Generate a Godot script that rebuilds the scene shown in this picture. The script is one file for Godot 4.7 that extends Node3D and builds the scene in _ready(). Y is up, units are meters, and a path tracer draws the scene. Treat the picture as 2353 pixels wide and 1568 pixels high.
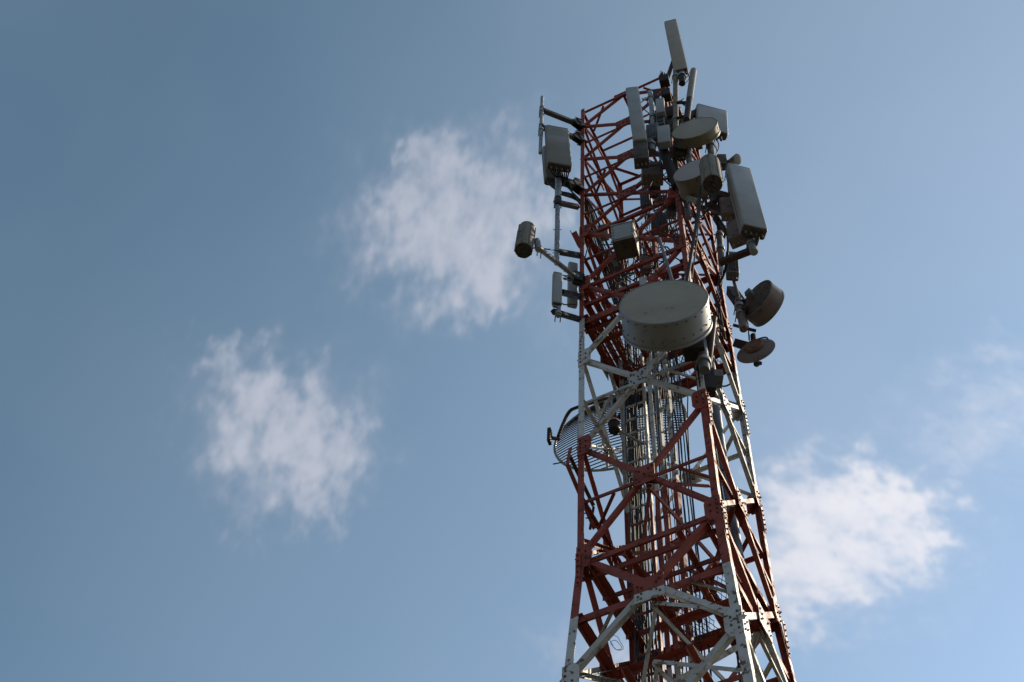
extends Node3D
# A red and white lattice telecom tower seen from its foot, against an afternoon sky.
# Tower axis is x = z = 0; faces: front +z, right +x, back -z, left -x. Metres.

const FOCAL := 3400.0                     # focal length in pixels of a 2353 x 1568 picture
const CAM := Vector3(3.863, 1.6, 10.623)
const YAW := 31.28
const PITCH := 59.931
const ROLL := 4.982
const SUN := Vector3(0.4545, 0.7071, -0.5417)
var cam_r: Vector3
var cam_u: Vector3
var cam_f: Vector3
var flat_f: Vector3
var M := {}
var mesh_cache := {}
var taken := {}
var rng := RandomNumberGenerator.new()

# ---------------------------------------------------------------- pixel to point
func aim(px: float, py: float) -> Vector3:
	return cam_f + cam_r * ((px - 1176.5) / FOCAL) - cam_u * ((py - 784.0) / FOCAL)

func at(px: float, py: float, q: float) -> Vector3:   # q = horizontal distance in front of the camera
	var d := aim(px, py)
	return CAM + d * (q / d.dot(flat_f))

func hh(h: float) -> float:              # surveyed height to metres
	return (h - 1.6) * 0.75 + 1.6

# ---------------------------------------------------------------- scene tree helpers
func numbered(called: String) -> String:
	var n: int = taken.get(called, 0)
	taken[called] = n + 1
	return called if n == 0 else "%s_%03d" % [called, n]

func tag(o: Node, label: String, category: String, group := "") -> void:
	o.set_meta("label", label)
	o.set_meta("category", category)
	if group != "":
		o.set_meta("group", group)

func thing(called: String, label: String, category: String, pos: Vector3, group := "") -> Node3D:
	var o := Node3D.new()
	o.name = numbered(called)
	o.position = pos
	add_child(o)
	tag(o, label, category, group)
	return o

func part(parent: Node3D, called: String, mesh: Mesh, mat: Material, xf: Transform3D) -> MeshInstance3D:
	# xf in world space; parent may be a thing or a part
	var o := MeshInstance3D.new()
	o.name = called
	o.mesh = mesh
	o.material_override = mat
	parent.add_child(o, true)
	var base := Transform3D.IDENTITY
	var p: Node = parent
	while p != self:
		base = (p as Node3D).transform * base
		p = p.get_parent()
	o.transform = base.affine_inverse() * xf
	return o

# ---------------------------------------------------------------- meshes
func quad(st: SurfaceTool, a: Vector3, b: Vector3, c: Vector3, d: Vector3) -> void:
	for v in [a, b, c, a, c, d]:
		st.add_vertex(v)

func finish(st: SurfaceTool) -> ArrayMesh:
	st.generate_normals()
	return st.commit()

func add_box(st: SurfaceTool, lo: Vector3, hi: Vector3) -> void:
	var p := []
	for i in 8:
		p.append(Vector3(hi.x if i & 1 else lo.x, hi.y if i & 2 else lo.y, hi.z if i & 4 else lo.z))
	st.set_smooth_group(-1)
	quad(st, p[0], p[2], p[3], p[1]); quad(st, p[5], p[7], p[6], p[4])
	quad(st, p[4], p[6], p[2], p[0]); quad(st, p[1], p[3], p[7], p[5])
	quad(st, p[2], p[6], p[7], p[3]); quad(st, p[4], p[0], p[1], p[5])

func box_mesh(s: Vector3) -> Mesh:
	var key := "box%s" % s
	if not mesh_cache.has(key):
		var st := SurfaceTool.new()
		st.begin(Mesh.PRIMITIVE_TRIANGLES)
		add_box(st, -s / 2, s / 2)
		mesh_cache[key] = finish(st)
	return mesh_cache[key]

func angle_mesh(s: float, t: float) -> Mesh:          # L section along +z, 0..1
	var key := "L%.3f_%.3f" % [s, t]
	if not mesh_cache.has(key):
		var st := SurfaceTool.new()
		st.begin(Mesh.PRIMITIVE_TRIANGLES)
		st.set_smooth_group(-1)
		var ring := [Vector2(0, 0), Vector2(s, 0), Vector2(s, t * 0.7), Vector2(s - t * 0.3, t), Vector2(t * 1.5, t), Vector2(t, t * 1.5), Vector2(t, s - t * 0.3), Vector2(t * 0.7, s), Vector2(0, s)]
		var n := ring.size()
		for i in n:
			var a: Vector2 = ring[i]
			var b: Vector2 = ring[(i + 1) % n]
			quad(st, Vector3(a.x, a.y, 1), Vector3(b.x, b.y, 1), Vector3(b.x, b.y, 0), Vector3(a.x, a.y, 0))
		for z in [0.0, 1.0]:
			quad(st, Vector3(0, 0, z), Vector3(s, 0, z), Vector3(s, t, z), Vector3(t, t, z))
			quad(st, Vector3(0, 0, z), Vector3(t, t, z), Vector3(t, s, z), Vector3(0, s, z))
		mesh_cache[key] = finish(st)
	return mesh_cache[key]

func rod_mesh(n := 14) -> Mesh:                       # unit cylinder, axis y, 0..1, closed
	var key := "rod%d" % n
	if not mesh_cache.has(key):
		mesh_cache[key] = lathe([[0.0, 0.0], [0.92, 0.0], [1.0, 0.004], [1.0, 0.996], [0.92, 1.0], [0.0, 1.0]], n)
	return mesh_cache[key]

func lathe(prof: Array, n: int, flat_pairs := 28.0) -> ArrayMesh:
	var st := SurfaceTool.new()
	st.begin(Mesh.PRIMITIVE_TRIANGLES)
	for k in prof.size() - 1:
		st.set_smooth_group(k + 1)
		var r0: float = prof[k][0]
		var y0: float = prof[k][1]
		var r1: float = prof[k + 1][0]
		var y1: float = prof[k + 1][1]
		for i in n:
			var a := TAU * i / n
			var b := TAU * (i + 1) / n
			var p0 := Vector3(cos(a) * r0, y0, sin(a) * r0)
			var p1 := Vector3(cos(b) * r0, y0, sin(b) * r0)
			var p2 := Vector3(cos(b) * r1, y1, sin(b) * r1)
			var p3 := Vector3(cos(a) * r1, y1, sin(a) * r1)
			if r0 > 1e-6:
				for v in [p0, p1, p2]:
					st.add_vertex(v)
			if r1 > 1e-6:
				for v in [p0, p2, p3]:
					st.add_vertex(v)
	return finish(st)

func rounded_mesh(w: float, h: float, d: float, r: float) -> Mesh:   # rounded in plan, chamfered ends, axis y centred
	var key := "rb%.3f_%.3f_%.3f_%.3f" % [w, h, d, r]
	if mesh_cache.has(key):
		return mesh_cache[key]
	var st := SurfaceTool.new()
	st.begin(Mesh.PRIMITIVE_TRIANGLES)
	var c: float = minf(r * 0.6, 0.03)
	var levels := [[-h / 2, c], [-h / 2 + c * 0.3, c * 0.3], [-h / 2 + c, 0.0], [h / 2 - c, 0.0], [h / 2 - c * 0.3, c * 0.3], [h / 2, c]]
	var rings := []
	for lv in levels:
		var ring := []
		for q in 4:
			var cx: float = (w / 2 - r) * (1 if q == 0 or q == 3 else -1)
			var cz: float = (d / 2 - r) * (1 if q < 2 else -1)
			for i in 5:
				var a := PI / 2 * q + PI / 2 * i / 4.0
				ring.append(Vector3(cx + cos(a) * (r - lv[1]), lv[0], cz + sin(a) * (r - lv[1])))
		rings.append(ring)
	var n: int = rings[0].size()
	st.set_smooth_group(1)
	for k in rings.size() - 1:
		for i in n:
			var j := (i + 1) % n
			quad(st, rings[k][i], rings[k][j], rings[k + 1][j], rings[k + 1][i])
	st.set_smooth_group(-1)
	for k in [0, rings.size() - 1]:
		for i in range(1, n - 1):
			for v in ([rings[k][0], rings[k][i], rings[k][i + 1]] if k == 0 else [rings[k][0], rings[k][i + 1], rings[k][i]]):
				st.add_vertex(v)
	mesh_cache[key] = finish(st)
	return mesh_cache[key]

func add_tube(st: SurfaceTool, pts: Array, r: float, sides := 6) -> void:
	var n := pts.size()
	var rings := []
	var side := Vector3.UP
	for i in n:
		var t: Vector3 = (pts[mini(i + 1, n - 1)] - pts[maxi(i - 1, 0)]).normalized()
		if i == 0:
			side = t.cross(Vector3(0.3, 0.5, 0.8)).normalized()
		side = (side - t * side.dot(t)).normalized()
		var bn := t.cross(side)
		var ring := []
		for k in sides:
			var a := TAU * k / sides
			ring.append(pts[i] + side * (cos(a) * r) + bn * (sin(a) * r))
		rings.append(ring)
	st.set_smooth_group(1)
	for i in n - 1:
		for k in sides:
			var j := (k + 1) % sides
			quad(st, rings[i][k], rings[i][j], rings[i + 1][j], rings[i + 1][k])
	st.set_smooth_group(-1)
	for e in [0, n - 1]:
		for k in range(1, sides - 1):
			for v in [rings[e][0], rings[e][k], rings[e][k + 1]]:
				st.add_vertex(v)

func tube_mesh(pts: Array, r: float, sides := 6) -> ArrayMesh:
	var st := SurfaceTool.new()
	st.begin(Mesh.PRIMITIVE_TRIANGLES)
	add_tube(st, pts, r, sides)
	return finish(st)

func smooth(ctrl: Array, per := 6) -> Array:
	var out := []
	var n := ctrl.size()
	for i in n - 1:
		var p0: Vector3 = ctrl[maxi(i - 1, 0)]
		var p1: Vector3 = ctrl[i]
		var p2: Vector3 = ctrl[i + 1]
		var p3: Vector3 = ctrl[mini(i + 2, n - 1)]
		for k in per:
			out.append(p1.cubic_interpolate(p2, p0, p3, float(k) / per))
	out.append(ctrl[n - 1])
	return out

func prism_mesh(poly: Array, t: float) -> ArrayMesh:   # convex polygon in xy, thickness along z
	var st := SurfaceTool.new()
	st.begin(Mesh.PRIMITIVE_TRIANGLES)
	st.set_smooth_group(-1)
	var n := poly.size()
	for i in n:
		var a: Vector2 = poly[i]
		var b: Vector2 = poly[(i + 1) % n]
		quad(st, Vector3(a.x, a.y, -t / 2), Vector3(b.x, b.y, -t / 2), Vector3(b.x, b.y, t / 2), Vector3(a.x, a.y, t / 2))
	for i in range(1, n - 1):
		for v in [Vector3(poly[0].x, poly[0].y, t / 2), Vector3(poly[i].x, poly[i].y, t / 2), Vector3(poly[i + 1].x, poly[i + 1].y, t / 2)]:
			st.add_vertex(v)
		for v in [Vector3(poly[0].x, poly[0].y, -t / 2), Vector3(poly[i + 1].x, poly[i + 1].y, -t / 2), Vector3(poly[i].x, poly[i].y, -t / 2)]:
			st.add_vertex(v)
	return finish(st)

# ---------------------------------------------------------------- building blocks
func angle_bar(parent: Node3D, called: String, a: Vector3, b: Vector3, s: float, t: float, mat: Material, u: Vector3, v: Vector3) -> MeshInstance3D:
	var z := b - a
	var zn := z.normalized()
	var x := (u - zn * u.dot(zn)).normalized()
	var y := (v - zn * v.dot(zn)).normalized()
	if x.cross(y).dot(zn) < 0:
		var k := x
		x = y
		y = k
	y = zn.cross(x)
	return part(parent, called, angle_mesh(s, t), mat, Transform3D(Basis(x, y, z), a))

func rod(parent: Node3D, called: String, a: Vector3, b: Vector3, r: float, mat: Material, n := 14) -> MeshInstance3D:
	var y := b - a
	var x := y.cross(Vector3(0.31, 0.2, 0.9)).normalized()
	var z := x.cross(y.normalized())
	return part(parent, called, rod_mesh(n), mat, Transform3D(Basis(x * r, y, z * r), a))

func turn_basis(yaw: float) -> Basis:                 # +z of the basis looks towards yaw degrees from world +z to +x
	return Basis(Vector3.UP, deg_to_rad(yaw))

func post_basis(bot: Vector3, top: Vector3, yaw: float) -> Basis:
	var y := (top - bot).normalized()
	var x := Vector3(cos(deg_to_rad(yaw)), 0, -sin(deg_to_rad(yaw)))
	x = (x - y * x.dot(y)).normalized()
	return Basis(x, y, x.cross(y))

# ---------------------------------------------------------------- materials
func noise_image(seed_: int, freq: float, octaves: int, kind := FastNoiseLite.TYPE_SIMPLEX_SMOOTH) -> Image:
	var n := FastNoiseLite.new()
	n.seed = seed_
	n.noise_type = kind
	n.frequency = freq
	n.fractal_type = FastNoiseLite.FRACTAL_FBM
	n.fractal_octaves = octaves
	return n.get_seamless_image(256, 256, false, false, 0.15, true)

func coat(base: Color, dirt: Color, amount: float, specks: Color, speck_cut: float, seed_: int, rough: float, metal := 0.0, tile := 0.9) -> StandardMaterial3D:
	# base colours linear; mottled film plus sharp-edged specks of bare or rusty metal
	var a := noise_image(seed_, 0.012, 4)
	var b := noise_image(seed_ + 7, 0.035, 5)
	var img := Image.create(256, 256, true, Image.FORMAT_RGB8)
	var bump := Image.create(256, 256, false, Image.FORMAT_RGB8)
	for y in 256:
		for x in 256:
			var f := a.get_pixel(x, y).r
			var g := b.get_pixel(x, y).r
			var c := base.lerp(dirt, clampf((f * 0.65 + g * 0.35 - 0.35) * amount * 2.0, 0.0, 1.0))
			var s := smoothstep(speck_cut, speck_cut + 0.03, g * 0.75 + f * 0.25)
			c = c.lerp(specks, s)
			img.set_pixel(x, y, c.linear_to_srgb())
			var r := clampf(rough + (f - 0.5) * 0.35 + s * 0.25, 0.05, 1.0)
			bump.set_pixel(x, y, Color(r, r, r))
	img.generate_mipmaps()
	var m := StandardMaterial3D.new()
	m.albedo_texture = ImageTexture.create_from_image(img)
	m.roughness_texture = ImageTexture.create_from_image(bump)
	m.roughness = 1.0
	m.metallic = metal
	m.metallic_specular = 0.35
	m.uv1_triplanar = true
	m.uv1_world_triplanar = true
	m.uv1_scale = Vector3.ONE * tile
	return m

func make_materials() -> void:
	M.red = coat(Color(0.29, 0.06, 0.04), Color(0.165, 0.04, 0.029), 0.8, Color(0.10, 0.045, 0.03), 0.68, 3, 0.62)
	M.red_b = coat(Color(0.25, 0.06, 0.042), Color(0.15, 0.042, 0.032), 0.8, Color(0.36, 0.22, 0.17), 0.72, 11, 0.66)
	M.white = coat(Color(0.54, 0.535, 0.525), Color(0.36, 0.345, 0.32), 0.75, Color(0.13, 0.09, 0.065), 0.66, 5, 0.54)
	M.white_b = coat(Color(0.46, 0.45, 0.43), Color(0.30, 0.285, 0.255), 0.8, Color(0.12, 0.10, 0.08), 0.65, 23, 0.62)
	M.galv = coat(Color(0.30, 0.31, 0.32), Color(0.2, 0.2, 0.2), 0.8, Color(0.12, 0.1, 0.09), 0.7, 31, 0.45, 0.55)
	M.dark = coat(Color(0.030, 0.027, 0.028), Color(0.02, 0.018, 0.018), 0.8, Color(0.06, 0.035, 0.028), 0.68, 41, 0.7, 0.0)
	M.brown = coat(Color(0.065, 0.038, 0.033), Color(0.04, 0.025, 0.022), 0.8, Color(0.10, 0.07, 0.055), 0.70, 47, 0.65)
	M.shell = coat(Color(0.21, 0.198, 0.172), Color(0.165, 0.155, 0.13), 0.7, Color(0.16, 0.155, 0.14), 0.80, 53, 0.5, 0.0, 0.5)
	M.shell_cool = coat(Color(0.29, 0.30, 0.30), Color(0.235, 0.245, 0.24), 0.7, Color(0.18, 0.19, 0.19), 0.80, 59, 0.45, 0.0, 0.5)
	M.radome = coat(Color(0.33, 0.30, 0.25), Color(0.26, 0.235, 0.185), 0.7, Color(0.15, 0.14, 0.11), 0.80, 61, 0.55, 0.0, 0.45)
	M.radome_mauve = coat(Color(0.36, 0.33, 0.34), Color(0.30, 0.275, 0.27), 0.7, Color(0.22, 0.2, 0.18), 0.80, 67, 0.55, 0.0, 0.45)
	M.drum = coat(Color(0.235, 0.255, 0.285), Color(0.185, 0.198, 0.215), 0.7, Color(0.12, 0.1, 0.09), 0.80, 71, 0.45, 0.1, 0.7)
	M.drum_tan = coat(Color(0.20, 0.18, 0.135), Color(0.14, 0.125, 0.09), 0.8, Color(0.10, 0.08, 0.06), 0.68, 73, 0.55, 0.0, 0.8)
	M.drum_brown = coat(Color(0.17, 0.135, 0.128), Color(0.12, 0.095, 0.09), 0.8, Color(0.09, 0.07, 0.06), 0.68, 79, 0.55, 0.0, 0.8)
	M.under = coat(Color(0.085, 0.072, 0.062), Color(0.055, 0.047, 0.04), 0.9, Color(0.05, 0.04, 0.035), 0.62, 83, 0.6, 0.0, 1.4)
	M.box = coat(Color(0.42, 0.42, 0.42), Color(0.32, 0.31, 0.30), 0.7, Color(0.16, 0.13, 0.1), 0.7, 89, 0.5, 0.0, 0.8)
	M.unit = coat(Color(0.13, 0.14, 0.155), Color(0.09, 0.095, 0.10), 0.8, Color(0.08, 0.08, 0.08), 0.68, 97, 0.5, 0.0, 0.9)
	M.bolt = coat(Color(0.20, 0.18, 0.16), Color(0.13, 0.11, 0.095), 0.8, Color(0.2, 0.19, 0.18), 0.7, 101, 0.5, 0.5, 3.0)
	M.bolt_red = coat(Color(0.16, 0.04, 0.028), Color(0.1, 0.03, 0.022), 0.8, Color(0.1, 0.05, 0.03), 0.7, 103, 0.5, 0.0, 3.0)
	M.grate = coat(Color(0.05, 0.042, 0.042), Color(0.035, 0.03, 0.03), 0.8, Color(0.08, 0.045, 0.035), 0.68, 107, 0.9, 0.0, 2.0)
	M.ground = coat(Color(0.055, 0.06, 0.036), Color(0.085, 0.078, 0.06), 0.9, Color(0.13, 0.12, 0.10), 0.62, 109, 0.95, 0.0, 0.12)
	var k := StandardMaterial3D.new()
	k.albedo_color = Color(0.018, 0.018, 0.02).linear_to_srgb()
	k.roughness = 0.7
	M.cable = k
	M.rust = coat(Color(0.17, 0.09, 0.062), Color(0.11, 0.06, 0.045), 0.9, Color(0.1, 0.05, 0.035), 0.62, 113, 0.8, 0.0, 2.0)
	k = StandardMaterial3D.new()
	k.albedo_color = Color(0.14, 0.155, 0.18).linear_to_srgb()
	k.roughness = 0.5
	M.jacket = k
	k = StandardMaterial3D.new()
	k.albedo_color = Color(0.42, 0.09, 0.025).linear_to_srgb()
	k.roughness = 0.25
	k.clearcoat_enabled = true
	M.lamp = k

# ---------------------------------------------------------------- sky
func sky_color(d: Vector3) -> Color:
	# clear sky: brighter towards the sun's side and towards the horizon, whiter low down
	var x := clampf((d.x * SUN.x + d.z * SUN.z) / Vector2(SUN.x, SUN.z).length(), -0.13, 0.9)
	var y := maxf(d.y, 0.1)
	var c := Color(minf(exp(-1.4753 + 1.8931 * x - 0.6172 * y), 0.92), minf(exp(-0.8425 + 1.5847 * x - 0.7394 * y), 0.95), minf(exp(-0.3882 + 1.5163 * x - 0.7883 * y), 1.0))
	var l := c.r * 0.3 + c.g * 0.5 + c.b * 0.2
	return c.lerp(Color(l * 1.02, l, l * 0.97), smoothstep(0.55, 0.0, d.y) * 0.8)

func make_sky() -> ImageTexture:
	# whole dome at low resolution: clear-sky gradient and scattered cumulus
	var lw := 512
	var lh := 256
	var pad := 8
	var low := Image.create(lw + 2 * pad, lh, false, Image.FORMAT_RGBF)
	var field := FastNoiseLite.new()
	field.seed = 77
	field.noise_type = FastNoiseLite.TYPE_SIMPLEX_SMOOTH
	field.frequency = 2.2
	field.fractal_octaves = 5
	for j in lh:
		var el := PI / 2 - PI * (j + 0.5) / lh
		for i in lw + 2 * pad:
			var az := TAU * (i - pad + 0.5) / lw
			var d := Vector3(sin(az) * cos(el), sin(el), -cos(az) * cos(el))
			var c := sky_color(d)
			var veil := clampf(0.5 + 0.9 * field.get_noise_3dv(d * 1.1 + Vector3(7, 3, 1)), 0.0, 1.0)
			c = c.lerp(cloud_color(d), veil * 0.10)
			var away := smoothstep(0.87, 0.80, d.dot(cam_f))
			if d.y > 0.02 and away > 0.0:
				var s := Vector3(d.x, d.y * 1.6, d.z) / maxf(d.y + 0.35, 0.4)
				var f := field.get_noise_3dv(s)
				var a := smoothstep(0.16, 0.5, f) * 0.75 * away
				c = c.lerp(cloud_color(d), a)
			low.set_pixel(i, j, c)
	var w := 4096
	var h := 2048
	low.resize(w + 2 * pad * w / lw, h, Image.INTERPOLATE_CUBIC)
	low = low.get_region(Rect2i(pad * w / lw, 0, w, h))
	# the clouds that stand behind the tower, each from a few billows: centre x, y, half width, half height, density
	var blobs := [
		[1075, 390, 120, 95, 0.9], [1000, 500, 170, 110, 0.85], [940, 560, 130, 110, 0.75], [1110, 560, 110, 130, 0.85], [1050, 620, 120, 90, 0.8], [1095, 690, 65, 70, 0.7], [1215, 470, 70, 75, 0.6], [900, 470, 60, 60, 0.4], [960, 355, 45, 45, 0.5], [1180, 560, 60, 60, 0.4],
		[655, 950, 135, 100, 1.25], [635, 1020, 140, 90, 1.35], [710, 1080, 110, 80, 1.25], [775, 1150, 48, 60, 0.6], [510, 830, 75, 48, 0.55], [590, 890, 90, 60, 0.75], [800, 1000, 70, 40, 0.4], [600, 1150, 120, 50, 0.3],
		[1960, 1160, 160, 80, 1.5], [1860, 1230, 130, 110, 1.4], [2060, 1170, 100, 75, 1.4], [2140, 1205, 60, 55, 1.0], [1890, 1330, 150, 75, 1.2], [1990, 1290, 120, 70, 0.7], [2090, 1260, 70, 60, 0.5], [1830, 1400, 110, 60, 0.5], [1800, 1150, 70, 80, 0.4],
		[2290, 930, 110, 80, 0.16], [2200, 1020, 80, 60, 0.1], [2330, 850, 70, 60, 0.14], [1440, 1510, 110, 80, 1.0], [1560, 1490, 120, 90, 1.0], [1260, 1480, 80, 50, 0.25], [1700, 1460, 80, 70, 0.4], [1240, 400, 90, 150, 0.14], [1290, 620, 60, 150, 0.14], [1500, 1250, 160, 120, 0.1], [1480, 1520, 150, 90, 0.5], [1010, 520, 270, 220, 0.16], [655, 1000, 240, 200, 0.16], [1960, 1240, 270, 190, 0.18], [2250, 960, 170, 150, 0.16], [1400, 1400, 150, 100, 0.08]]
	var wob := []
	for spec in [[5, 0.007, 3], [15, 0.007, 3], [25, 0.024, 4], [35, 0.024, 4], [45, 0.010, 5], [55, 0.045, 3]]:
		var n := FastNoiseLite.new()
		n.seed = spec[0]
		n.noise_type = FastNoiseLite.TYPE_SIMPLEX_SMOOTH
		n.frequency = spec[1]
		n.fractal_octaves = spec[2]
		n.fractal_gain = 0.55
		wob.append(n)
	var j0 := int((90.0 - 80.0) / 180.0 * h)
	var j1 := int((90.0 - 37.0) / 180.0 * h)
	for j in range(j0, j1):
		var el := PI / 2 - PI * (j + 0.5) / h
		for i in range(-1100, 420):
			var az := TAU * (i + 0.5) / w
			var d := Vector3(sin(az) * cos(el), sin(el), -cos(az) * cos(el))
			var z := d.dot(cam_f)
			if z < 0.9:
				continue
			var px := 1176.5 + FOCAL * d.dot(cam_r) / z
			var py := 784.0 - FOCAL * d.dot(cam_u) / z
			if px < 200 or px > 2560 or py < 80 or py > 1760:
				continue
			# wind-drawn streaks: upright on the sunless side, slanting near the sun
			var sx := px * 1.05 + py * 0.12
			var sy := py * 0.8
			if px > 1650:
				sx = px * 0.72 + py * 0.55
				sy = py * 1.2 - px * 0.45
			var qx: float = px + 90.0 * wob[0].get_noise_2d(sx, sy) + 38.0 * wob[2].get_noise_2d(sx, sy)
			var qy: float = py + 90.0 * wob[1].get_noise_2d(sx, sy) + 42.0 * wob[3].get_noise_2d(sx, sy)
			var m := 0.0
			for b in blobs:
				var ux: float = (qx - b[0]) / b[2]
				var uy: float = (qy - b[1]) / b[3]
				var rr := ux * ux + uy * uy
				if rr < 5.0:
					m += b[4] * exp(-rr * (1.9 if px < 1650.0 else 1.55))
			if m < 0.01:
				continue
			var f: float = wob[4].get_noise_2d(sx, sy)
			var g: float = wob[5].get_noise_2d(sx, sy)
			var a := 1.0 - exp(-1.25 * maxf(m, 0.0) * (0.80 + 0.80 * f + 0.14 * g))
			a = clampf(a, 0.0, 0.93)
			if a > 0.0:
				var ii := posmod(i, w)
				var c := low.get_pixel(ii, j)
				low.set_pixel(ii, j, c.lerp(cloud_color(d), a * 0.96))
	return ImageTexture.create_from_image(low)

func cloud_color(d: Vector3) -> Color:
	var g := rad_to_deg(acos(clampf(d.dot(SUN), -1, 1)))
	var k := smoothstep(47.0, 31.0, g)
	return Color(0.53, 0.555, 0.645).lerp(Color(0.88, 0.87, 0.92), k)

# ---------------------------------------------------------------- tower
const HALF := 0.9
const BREAK := 19.87                     # surveyed height where the straight shaft begins to flare
const FLARE := 0.049
const MAINS := [37.9, 35.75, 33.6, 31.5, 29.0, 25.95, 22.95, 19.87, 17.06, 14.0, 10.8, 7.2, 3.2, -0.6]
const SIDES := [[Vector3(0, 0, 1), Vector3(1, 0, 0)], [Vector3(1, 0, 0), Vector3(0, 0, -1)], [Vector3(0, 0, -1), Vector3(-1, 0, 0)], [Vector3(-1, 0, 0), Vector3(0, 0, 1)]]

func half_at(h: float) -> float:
	return HALF + (FLARE * (BREAK - h) * 0.75 if h < BREAK else 0.0)

func on_face(f: int, t: float, h: float, off := 0.0) -> Vector3:
	var w := half_at(h)
	return SIDES[f][0] * (w + off) + SIDES[f][1] * (t * w) + Vector3(0, hh(h), 0)

func band(h: float) -> bool:              # true = red
	return h > 27.55 or (h < 22.9 and h > 18.42) or (h < 13.9 and h > 9.4) or h < 4.9

func paint(h: float) -> Material:
	if rng.randf() < 0.4:
		return M.red_b if band(h) else M.white_b
	return M.red if band(h) else M.white

func bolt_mesh() -> Mesh:
	if not mesh_cache.has("bolt"):
		mesh_cache["bolt"] = lathe([[0.0, 0.022], [0.007, 0.022], [0.008, 0.011], [0.0145, 0.0105], [0.0155, 0.0]], 6)
	return mesh_cache["bolt"]

func bolts(plate: Node3D, xf: Transform3D, spots: Array, red: bool, sc := 1.0) -> void:
	# xf: world frame of the plate, +z outward
	for s in spots:
		var b := Basis(xf.basis.x, xf.basis.z, -xf.basis.y).scaled_local(Vector3(sc, sc, sc))
		b = b * Basis(Vector3.UP, rng.randf() * TAU)
		part(plate, "bolt", bolt_mesh(), M.bolt_red if red else M.bolt, Transform3D(b, xf * Vector3(s.x, s.y, 0.0045)))

func gusset(tower: Node3D, f: int, t: float, h: float, poly: Array, spots: Array, mat: Material, off := 0.006, shift := Vector2.ZERO) -> MeshInstance3D:
	var n: Vector3 = SIDES[f][0]
	var x: Vector3 = SIDES[f][1]
	var xf := Transform3D(Basis(x, Vector3.UP, n), on_face(f, t, h, off) + x * shift.x + Vector3.UP * shift.y)
	var p := part(tower, "gusset_plate", prism_mesh(poly, 0.009), mat, xf)
	if f < 2:
		bolts(p, xf, spots, mat == M.red or mat == M.red_b)
	return p

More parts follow.
